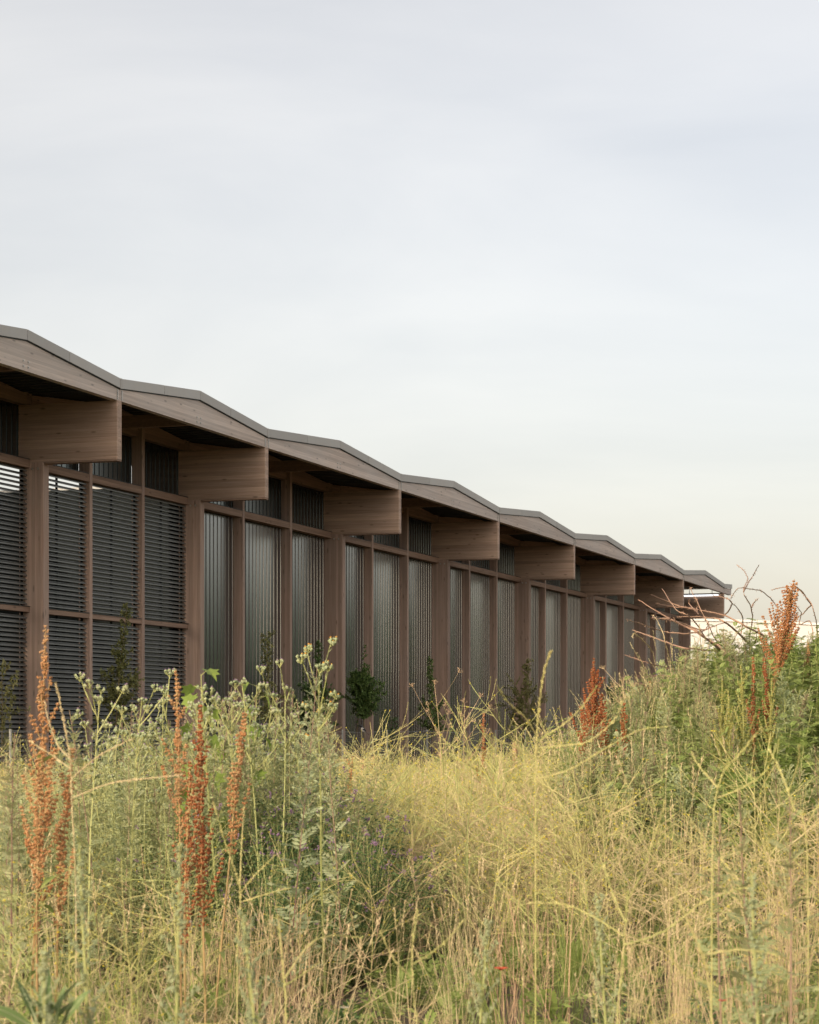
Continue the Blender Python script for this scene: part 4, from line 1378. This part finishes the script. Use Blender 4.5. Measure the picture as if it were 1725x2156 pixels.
stalk('mustard_plant', [[(1700, 1800), (1670, 1700), (1650, 1640), (1622, 1580)], [(1690, 1760), (1720, 1700), (1760, 1660)], [(1660, 1670), (1680, 1610), (1684, 1570)]], 8.4,
      'mustard plant forking at the right picture edge before the green bank', group='single mustard plants')
stalk('mustard_plant', [[(160, 1900), (152, 1700), (148, 1600), (135, 1520), (118, 1440)], [(150, 1640), (210, 1590), (280, 1555)], [(150, 1620), (110, 1590), (62, 1560)], [(152, 1680), (230, 1650), (300, 1640), (380, 1632)],
                        [(150, 1600), (120, 1565), (98, 1500), (96, 1480)]], 8.6, 'pinkish dry mustard stalk bending in front of the leftmost dock', mat='straw', group='single mustard plants')
stalk('mustard_plant', [[(500, 2010), (506, 1900), (500, 1850), (470, 1760), (450, 1690)], [(506, 1880), (540, 1840), (580, 1800)], [(505, 1880), (508, 1800), (514, 1700)], [(505, 1900), (570, 1880), (610, 1870)]], 8.8,
      'thin yellow mustard stalk right of the thickest rust-red dock', group='single mustard plants')
stalk('mustard_plant', [[(602, 2150), (598, 2060), (592, 1990), (585, 1930)], [(600, 2075), (640, 2050), (668, 2030)], [(600, 2060), (650, 1990), (700, 1970), (760, 1975)]], 7.6,
      'low yellow mustard stalk in front of the dark clover clump', group='single mustard plants')
stalk('mustard_plant', [[(1300, 2156), (1310, 2050), (1316, 1960), (1322, 1880)], [(1314, 1990), (1400, 1960), (1480, 1900), (1580, 1865)], [(1312, 1970), (1250, 1930), (1190, 1905), (1120, 1900)], [(1316, 1940), (1290, 1880), (1270, 1820)],
                        [(1320, 1900), (1350, 1840), (1385, 1740), (1400, 1690)]], 7.4, 'spreading yellow mustard plant in the lower right of the field', group='single mustard plants')
stalk('mustard_plant', [[(1500, 2200), (1490, 2050), (1470, 1990), (1430, 1900), (1400, 1860)], [(1480, 2010), (1560, 2000), (1640, 2010)], [(1490, 2070), (1440, 2050), (1400, 2000), (1330, 1970)]], 6.6,
      'blurred yellow mustard stalk near the bottom right', group='single mustard plants')
stalk('mustard_plant', [[(880, 2200), (872, 2100), (868, 2000), (880, 1920)], [(870, 2060), (830, 2020), (800, 1960)], [(870, 2030), (930, 1990), (980, 1935)]], 7.2,
      'yellow mustard stalk in the bottom middle of the field', group='single mustard plants')

# ------------------------------------------------------------------ blurred stalks close to the camera
random.seed(61)
GG = 'pale goosefoots close to the camera'
for px, yt, Y, ln, lb in [(206, 1775, 6.4, -0.02, 'out-of-focus pale goosefoot in the lower left, leaning left'), (352, 1772, 6.2, -0.012, 'out-of-focus pale goosefoot below the rust-red docks'),
                          (585, 1915, 6.2, -0.03, 'out-of-focus pale goosefoot in the bottom middle left'), (1648, 1838, 6.0, -0.05, 'out-of-focus pale goosefoot at the lower right'),
                          (60, 1990, 5.6, 0.02, 'out-of-focus pale goosefoot in the bottom left corner'), (1000, 1930, 7.2, 0.0, 'slim pale goosefoot in the bottom middle of the field'),
                          (1290, 1880, 7.6, 0.0, 'slim pale goosefoot right of the poppy')]:
    put(goosefoot(height(px, yt, Y), 'grey' if Y > 7 else 'pale', ln), 'goosefoot', px, Y, lb, 'weed', GG, 0)
for px, yt, Y, lb in [(1606, 1655, 8.2, 'purple-stemmed mugwort at the lower right, left of its twin'), (1664, 1675, 8.0, 'purple-stemmed mugwort at the lower right edge'), (1522, 1700, 9.0, 'slim purple-stemmed mugwort left of the pair at the lower right')]:
    put(mugwort(height(px, yt, Y), 'grey', 'stem_p', 40, 0.3), 'mugwort', px, Y, lb, 'weed', 'mugworts at the lower right')
b = base(96, 6.3); b.z = EYE + (HY - 2175) / F * 6.3
put(broadleaf(12, 0.20), 'broad_leaved_weed', 96, 6.3, 'broad-leaved weed with white midribs in the bottom left corner', 'weed').location.z = b.z
def poppy(px, y, Y, label, mat='red', r=0.032):
    h = height(px, y, Y)
    P = Plant()
    pts = curve((0, 0, 0), (0, 0, 1), h, 6, 0, 0.04)
    P.g('stem', 'stem_g').tube(pts, 0.002, 0.0016, 4)
    pe = P.g('petals', mat)
    for i in range(5):
        d = hdir(i * 1.257, 0.55)
        pe.leaf(pts[-1], d, r, r * 1.15, 0.5, 0.3, shape=(0.2, 0.9, 1.0, 0.5))
    P.g('flower_centre', 'stem_p').bead(pts[-1] + Vector((0, 0, 0.006)), 0.006)
    return put(P, 'poppy', px, Y, label, 'poppy', 'poppies low in the field')
poppy(1040, 2044, 8.4, 'bright red poppy low in the middle of the field')
poppy(737, 2122, 8.0, 'faded pink poppy near the bottom edge', 'cream', 0.018)
poppy(1528, 2108, 7.8, 'small red poppy near the bottom right', 'red', 0.018)
poppy(1392, 1842, 9.0, 'withered cream flower in the lower right of the field', 'cream', 0.02)

# dry umbels and bare stalks
random.seed(71)
for px, yt, Y, lb in [(938, 1440, 22, 'dry pinkish umbel skeleton before the wall, right of the narrow young tree'), (1318, 1432, 22, 'dry umbel skeleton right of the large bushy dock'), (1345, 1446, 23, 'second dry umbel skeleton, nearer the dead branches'), (968, 1480, 22.5, 'small dry umbel skeleton left of the arching mustard')]:
    put(umbel(height(px, yt, Y), 7), 'dry_umbel', px, Y, lb, 'weed', 'dry umbel skeletons')

# ------------------------------------------------------------------ the dead shrub on the bank
random.seed(81)
def cr5(pts): return [((2500 + x / 2.156) / 1.9, (2200 + y / 2.156) / 1.9) for x, y in pts]
BR = [[(1230, 900), (1215, 770), (1200, 740), (1050, 665), (860, 565), (640, 520), (430, 470), (225, 385)],
      [(900, 960), (820, 860), (620, 710), (480, 640), (330, 560), (115, 430)],
      [(880, 900), (700, 760), (560, 660), (400, 610), (245, 590)],
      [(1110, 880), (1000, 740), (870, 630), (780, 590), (560, 575), (450, 577)],
      [(1075, 820), (1100, 620), (1090, 500), (1025, 360), (1060, 250), (1030, 180), (965, 128)],
      [(1025, 362), (1060, 290), (1105, 220), (1155, 130)],
      [(1665, 800), (1655, 640), (1610, 470), (1530, 370), (1420, 285)],
      [(1610, 475), (1540, 545), (1480, 590)],
      [(1330, 560), (1290, 460), (1190, 360), (1100, 340), (980, 330), (915, 425)],
      [(840, 908), (640, 860), (480, 840), (290, 770), (65, 690)],
      [(620, 712), (480, 720), (330, 700), (180, 650), (10, 600)],
      [(600, 1060), (470, 1040), (330, 1010), (160, 960), (0, 905)],
      [(700, 760), (620, 640), (540, 560), (440, 510), (320, 335)],
      [(640, 520), (560, 500), (420, 490), (265, 460)],
      [(860, 565), (920, 480), (900, 430), (820, 400), (758, 393)],
      [(1000, 740), (1020, 600), (985, 520), (905, 440)],
      [(620, 710), (690, 690), (718, 640), (690, 600)],
      [(560, 662), (680, 690), (760, 660), (880, 620)],
      [(1610, 640), (1510, 640), (1520, 540), (1460, 470)],
      [(1090, 500), (1110, 460), (1145, 425)],
      [(1610, 480), (1500, 330), (1400, 320), (1262, 346)],
      [(570, 1120), (420, 1090), (260, 1085), (80, 1085)],
      [(450, 1260), (380, 1240), (230, 1190), (105, 1140)],
      [(480, 640), (435, 620), (433, 585)], [(390, 590), (250, 590), (250, 560)], [(860, 905), (780, 770), (720, 640), (590, 380), (565, 325)], [(610, 540), (622, 470), (600, 410)], [(640, 560), (560, 470), (552, 430)]]
BR2 = [[(480, 1330), (440, 1080), (370, 880), (320, 690), (245, 560)], [(690, 1200), (690, 1000), (655, 800), (640, 640)], [(1470, 1370), (1520, 1150), (1560, 900), (1575, 770)], [(950, 1150), (890, 1000), (845, 700)],
       [(240, 880), (160, 780), (80, 720), (70, 760)], [(1130, 800), (1135, 700)], [(860, 900), (930, 800), (1000, 650)]]
DB = base(1640, 22.8)
dead = empty('dead_shrub', DB, label='leafless reddish shrub arching over the green bank, sky behind', cat='shrub')
def limb(path, Y0, r0, r1, mat, name, parent, org, root=False):
    pts = [at(x, y, Y0 + 0.9 * math.sin(i * 1.1 + Y0 * 7)) - org for i, (x, y) in enumerate(cr5(path))]
    if root:
        q = pts[0] + org
        f = Vector((q.x * 0.75 + org.x * 0.25, q.y * 0.9 + org.y * 0.1, 0))
        f.z = gz(f.x, f.y) - 0.03
        pts = [f - org, ((f + q) / 2 + Vector((0.05, 0, 0))) - org] + pts
    sm = []
    for i in range(len(pts) - 1):
        p0, p1, p2, p3 = pts[max(0, i - 1)], pts[i], pts[i + 1], pts[min(len(pts) - 1, i + 2)]
        for k in range(5):
            t = k / 5
            sm.append(0.5 * ((2 * p1) + (p2 - p0) * t + (2 * p0 - 5 * p1 + 4 * p2 - p3) * t * t + (3 * p1 - p0 - 3 * p2 + p3) * t ** 3) + vrand(0.004))
    sm.append(pts[-1])
    g_ = Geo()
    g_.tube(sm, r0, r1, 5)
    for i in range(int(len(sm) * 1.6)):
        p, d = along(sm, U(0.1, 0.99))
        q = p + (d * 0.4 + vrand(1)).normalized() * U(0.012, 0.03)
        g_.tube([p, q], r1 * 0.9, r1 * 0.4, 3)
    return g_.build(name, PM[mat], parent)
for i, path in enumerate(BR):
    big = i in (0, 1, 2, 3, 9)
    limb(path, 22.6 + 0.25 * math.sin(i * 2.3), 0.017 if big else 0.008, 0.004 if big else 0.0032, 'bark', 'branch', dead, DB, i in (0, 1, 2, 3, 4, 6, 8, 9, 11, 18, 21, 22, 25))
sb2 = base(1430, 21.8)
bare = empty('bare_stalks', sb2, label='pale bare weed stalks rising on the left flank of the bank', cat='weed')
for i, path in enumerate(BR2): limb(path, 21.8, 0.006, 0.0026, 'straw', 'stalk', bare, sb2, i < 4)

# ------------------------------------------------------------------ the masses nobody could count
random.seed(91)
def field_points(n, Y0, Y1, fn, tilt=0.12):
    """n tries spread evenly over the ground between Y0 and Y1; fn(px, x, Y) gives (chance, size low, size high, kinds)"""
    out = []
    for _ in range(n):
        Y = math.sqrt(U(Y0 * Y0, Y1 * Y1))
        x = U(-1, 1) * (0.1875 * Y + 3.0)
        px = CX + F * x / Y
        r = fn(px, x, Y)
        if r is None or random.random() > r[0]: continue
        out.append((x, Y, gz(x, Y) - 0.02, U(-tilt, tilt), U(-tilt, tilt), U(0, 6.283), U(r[1], r[2]), random.choice(r[3])))
    return out
def area(Y0, Y1): return 0.1875 * (Y1 * Y1 - Y0 * Y0) + 6 * (Y1 - Y0)
def patch(x, y, f=1.0, s=0.0): return 0.5 + 0.5 * math.sin(x * 1.3 * f + 2.1 * math.sin(y * 0.8 * f + s) + s)

# 1. wiry mustard over the middle and right of the field
mus = [mustard(U(1.2, 1.45), random.randint(15, 20), U(0.95, 1.3), 0.35).proto('m') for _ in range(7)] + [mustard(1.25, 17, 1.15, 0.1, mat='straw').proto('m') for _ in range(2)] + [mustard(1.2, 16, 1.1, 0.0, mat='pink_dry').proto('m')] + [mustard(1.25, 18, 1.2, 0.4, mat='mustard_g').proto('m') for _ in range(3)]
def f_mus(px, x, Y):
    gzv = gz(x, Y)
    if gzv > 0.45: return None
    if px > 700: c = 1.0 if Y > 14.2 else (0.75 if Y > 12.0 else 0.40)
    elif px > 560: c = 0.5 if Y > 19 or Y < 12.5 else 0.12
    else: c = 0.55 if Y < 13.2 else (0.4 if Y > 19 else 0.10)
    if 470 < px < 790 and Y < 13.6: c = 0.12
    c *= 0.38 + 0.62 * patch(x, Y, 1.0, 0.4)
    k = list(range(7)) + [10, 11, 12] + ([7, 8, 9] if patch(x, Y, 0.7, 2.2) > 0.35 else [7])
    hi = 1.06 if Y > 14.2 else (0.86 if Y > 12.0 else 0.62)
    if px > 1330 and 14.5 < Y < 20: hi = 0.84
    if px < 560 and Y < 13.2: hi = 0.80
    if Y > 27: hi = 0.98
    if Y > 15 and random.random() < 0.07: return (c, hi * 1.08, hi * 1.32, k)
    return (c, hi * 0.72, hi, k)
pts = field_points(int(area(9.2, 36) * 11), 9.2, 36, f_mus)
scatter('wiry_mustard', 'tangle of yellow-green wiry mustard covering the field', 'weeds', mus, pts)

# 2. grasses and low leaves below it
gr = [grass_tuft(U(0.55, 0.8), 34, 7, 'straw', 'straw', 0.5).proto('g') for _ in range(3)] + [grass_tuft(0.7, 36, 4, 'green', 'straw', 0.45).proto('g') for _ in range(2)] + \
     [low_green(0.34, 20, 'green').proto('g') for _ in range(2)] + [low_green(0.30, 18, 'deep').proto('g')] + [dry_stems(0.8, 26).proto('g') for _ in range(3)] + [straw_tangle(0.42, 80).proto('g') for _ in range(3)]
def f_gr(px, x, Y):
    if gz(x, Y) > 0.5: return None
    if 440 < px < 790 and 12.2 < Y < 14.6: return (0.35, 0.5, 0.9, [5, 6, 7, 3, 8])
    if px < 600 and Y < 14.5:
        k = [11, 12, 13, 11, 12, 13, 0, 6, 5, 3] if Y < 13.6 else [11, 5, 7, 3]
        return (1.0, 0.75, 1.25, k)
    if Y < 16.5:
        k = [8, 0, 3, 4, 5, 6, 5, 6, 7, 12, 4, 3] if px > 760 else [3, 5, 6, 7, 8, 12, 0]
        return (0.8, 0.6, 1.1, k)
    return (0.5, 0.8, 1.5, [0, 1, 2, 3, 4, 5, 6])
pts = field_points(int(area(8.2, 36) * 13), 8.2, 36, f_gr)
scatter('field_grass', 'dry grass, stalks and low leaves between the taller weeds', 'grass', gr, pts)

# 3. the left-hand thicket
th = [mugwort(U(1.55, 1.75), 'grey', 'stem_p', 50, 0.3).proto('t') for _ in range(4)] + [mugwort(1.6, 'pale', 'stem_g', 50, 0.35).proto('t') for _ in range(2)] + [fleabane(1.6, 6).proto('t') for _ in range(2)] + [alfalfa(1.35, 20, 'grey', 0).proto('t') for _ in range(3)]
def f_th(px, x, Y):
    if px < 165: return (0.45, 0.66, 0.86, list(range(6))) if Y > 13.2 else None
    if px > 800: return None
    top = 1.18
    if px < 430: top = 1.08
    if px > 690: top = 0.98 - 0.28 * min(1, (px - 690) / 60)
    front = 14.2 + 0.9 * math.sin(px * 0.013)
    if Y < front: return None
    return (1.0 if px < 700 else 0.55, top * 0.72, top * 1.04, [0, 1, 2, 3, 4, 5, 6, 7, 8, 9, 10] if Y > 15 else [0, 1, 2, 3, 4, 8, 9, 10])
pts = field_points(int(area(12.5, 18.5) * 25), 12.5, 18.5, f_th, 0.08)
scatter('thicket', 'grey-green thicket of mugwort and bud-topped weeds on the left', 'weeds', th, pts)

# 4. dark clover clump below the thicket
al = [alfalfa(U(0.8, 1.0), 18, 'deep', 0.55).proto('c') for _ in range(4)] + [alfalfa(0.9, 18, 'deep', 0.25).proto('c') for _ in range(2)]
def f_al(px, x, Y):
    if px < 330 or px > 860: return None
    mid = 1 - abs(px - 600) / 270
    if mid < 0: return None
    if Y > 13.2 + 1.0 * (1 - mid): return (min(1, mid * 2.6), 0.75, 1.05 + 0.45 * mid * (1 if Y > 14.0 else 0.2), list(range(6)))
    return None
pts = field_points(int(area(13.0, 16.5) * 30), 13.0, 16.5, f_al)
scatter('clover_clump', 'dark green mauve-flowered clover clump below the thicket', 'weeds', al, pts)

# 5. the overgrown bank
bk = [tansy(U(0.85, 1.1), 36, 'bank', 0.19).proto('b') for _ in range(4)] + [mugwort(1.0, 'grey', 'stem_p', 44, 0.3).proto('b') for _ in range(2)] + [mugwort(0.95, 'pale', 'stem_g', 44, 0.4).proto('b')] + \
     [grass_tuft(0.95, 26, 14, 'green', 'straw', 0.35).proto('b') for _ in range(2)] + [alfalfa(0.75, 20, 'bank', 0).proto('b') for _ in range(2)]
def f_bk(px, x, Y):
    gzv = gz(x, Y)
    if gzv < 0.25 or px < 1190: return None
    k = [0, 1, 2, 3, 0, 1, 2, 3, 4, 5, 6, 9]
    if px < 1500: k = [4, 5, 6, 7, 4, 5, 8, 1, 2, 9, 6]
    return (1.0, 0.72, 1.12, k)
pts = field_points(int(area(16.5, 27) * 38), 16.5, 27, f_bk, 0.2)
scatter('bank_weeds', 'dense green feathery weeds covering the bank on the right', 'weeds', bk, pts)

# 6. rank growth at the foot of the wall
def f_ft(px, x, Y):
    fx = X0 + Y * math.tan(ANG)
    if x < fx - 0.6 or x > fx + 7: return None
    return (0.55, 0.8, 1.25, [0, 1, 3, 4, 5, 6, 8, 9])
ft = [o for o in (grass_tuft(0.7, 34, 7).proto('f'), grass_tuft(0.7, 34, 7, 'green').proto('f'), low_green(0.34, 20).proto('f'), low_green(0.34, 20, 'deep').proto('f'), dry_stems(0.8, 26).proto('f'),
                  alfalfa(0.8, 14, 'deep', 0).proto('f'), mugwort(1.1).proto('f'), umbel(1.0).proto('f'), mustard(1.1).proto('f'), tansy(0.9).proto('f'))]
pts = []
for _ in range(1500):
    Y = U(34, 92)
    x = X0 + Y * math.tan(ANG) + U(-0.4, 6)
    pts.append((x, Y, -0.02, U(-.1, .1), U(-.1, .1), U(0, 6.28), U(0.7, 1.15), random.randrange(10)))
scatter('wall_foot_weeds', 'weeds growing at the foot of the wall behind the field', 'weeds', ft, pts)

# 7. unseen belt of trees off to the right, added to darken the sheets' reflections
def far_tree():
    P = Plant()
    tr, cr = P.g('trunk', 'bark_g'), P.g('crown', 'deep')
    tr.tube([Vector((0, 0, 0)), Vector((0.1, 0, 2.5)), Vector((0, 0.2, 5))], 0.22, 0.08, 5)
    for _ in range(110):
        zc = U(0.3, 6.6)
        a_ = U(0, 6.283)
        rr = U(0.2, 2.6) * math.sqrt(max(0.1, 1 - ((zc - 3.0) / 4.2) ** 2))
        c = Vector((math.cos(a_) * rr, math.sin(a_) * rr, zc))
        for _ in range(26):
            cr.chip(c + vrand(0.6), vrand(1), U(0.3, 0.55), U(0.2, 0.36))
    return P.proto('x')
pts = []
for i in range(130):
    t = i / 129
    pts.append((64 + 55 * t + U(-4, 4), 155 - 120 * t + U(-4, 4), -0.1, 0, 0, U(0, 6.28), U(1.2, 1.9), random.randrange(2)))
scatter('unseen_tree_belt', 'unseen belt of trees added to darken the wall reflections', 'trees', [far_tree(), far_tree()], pts)
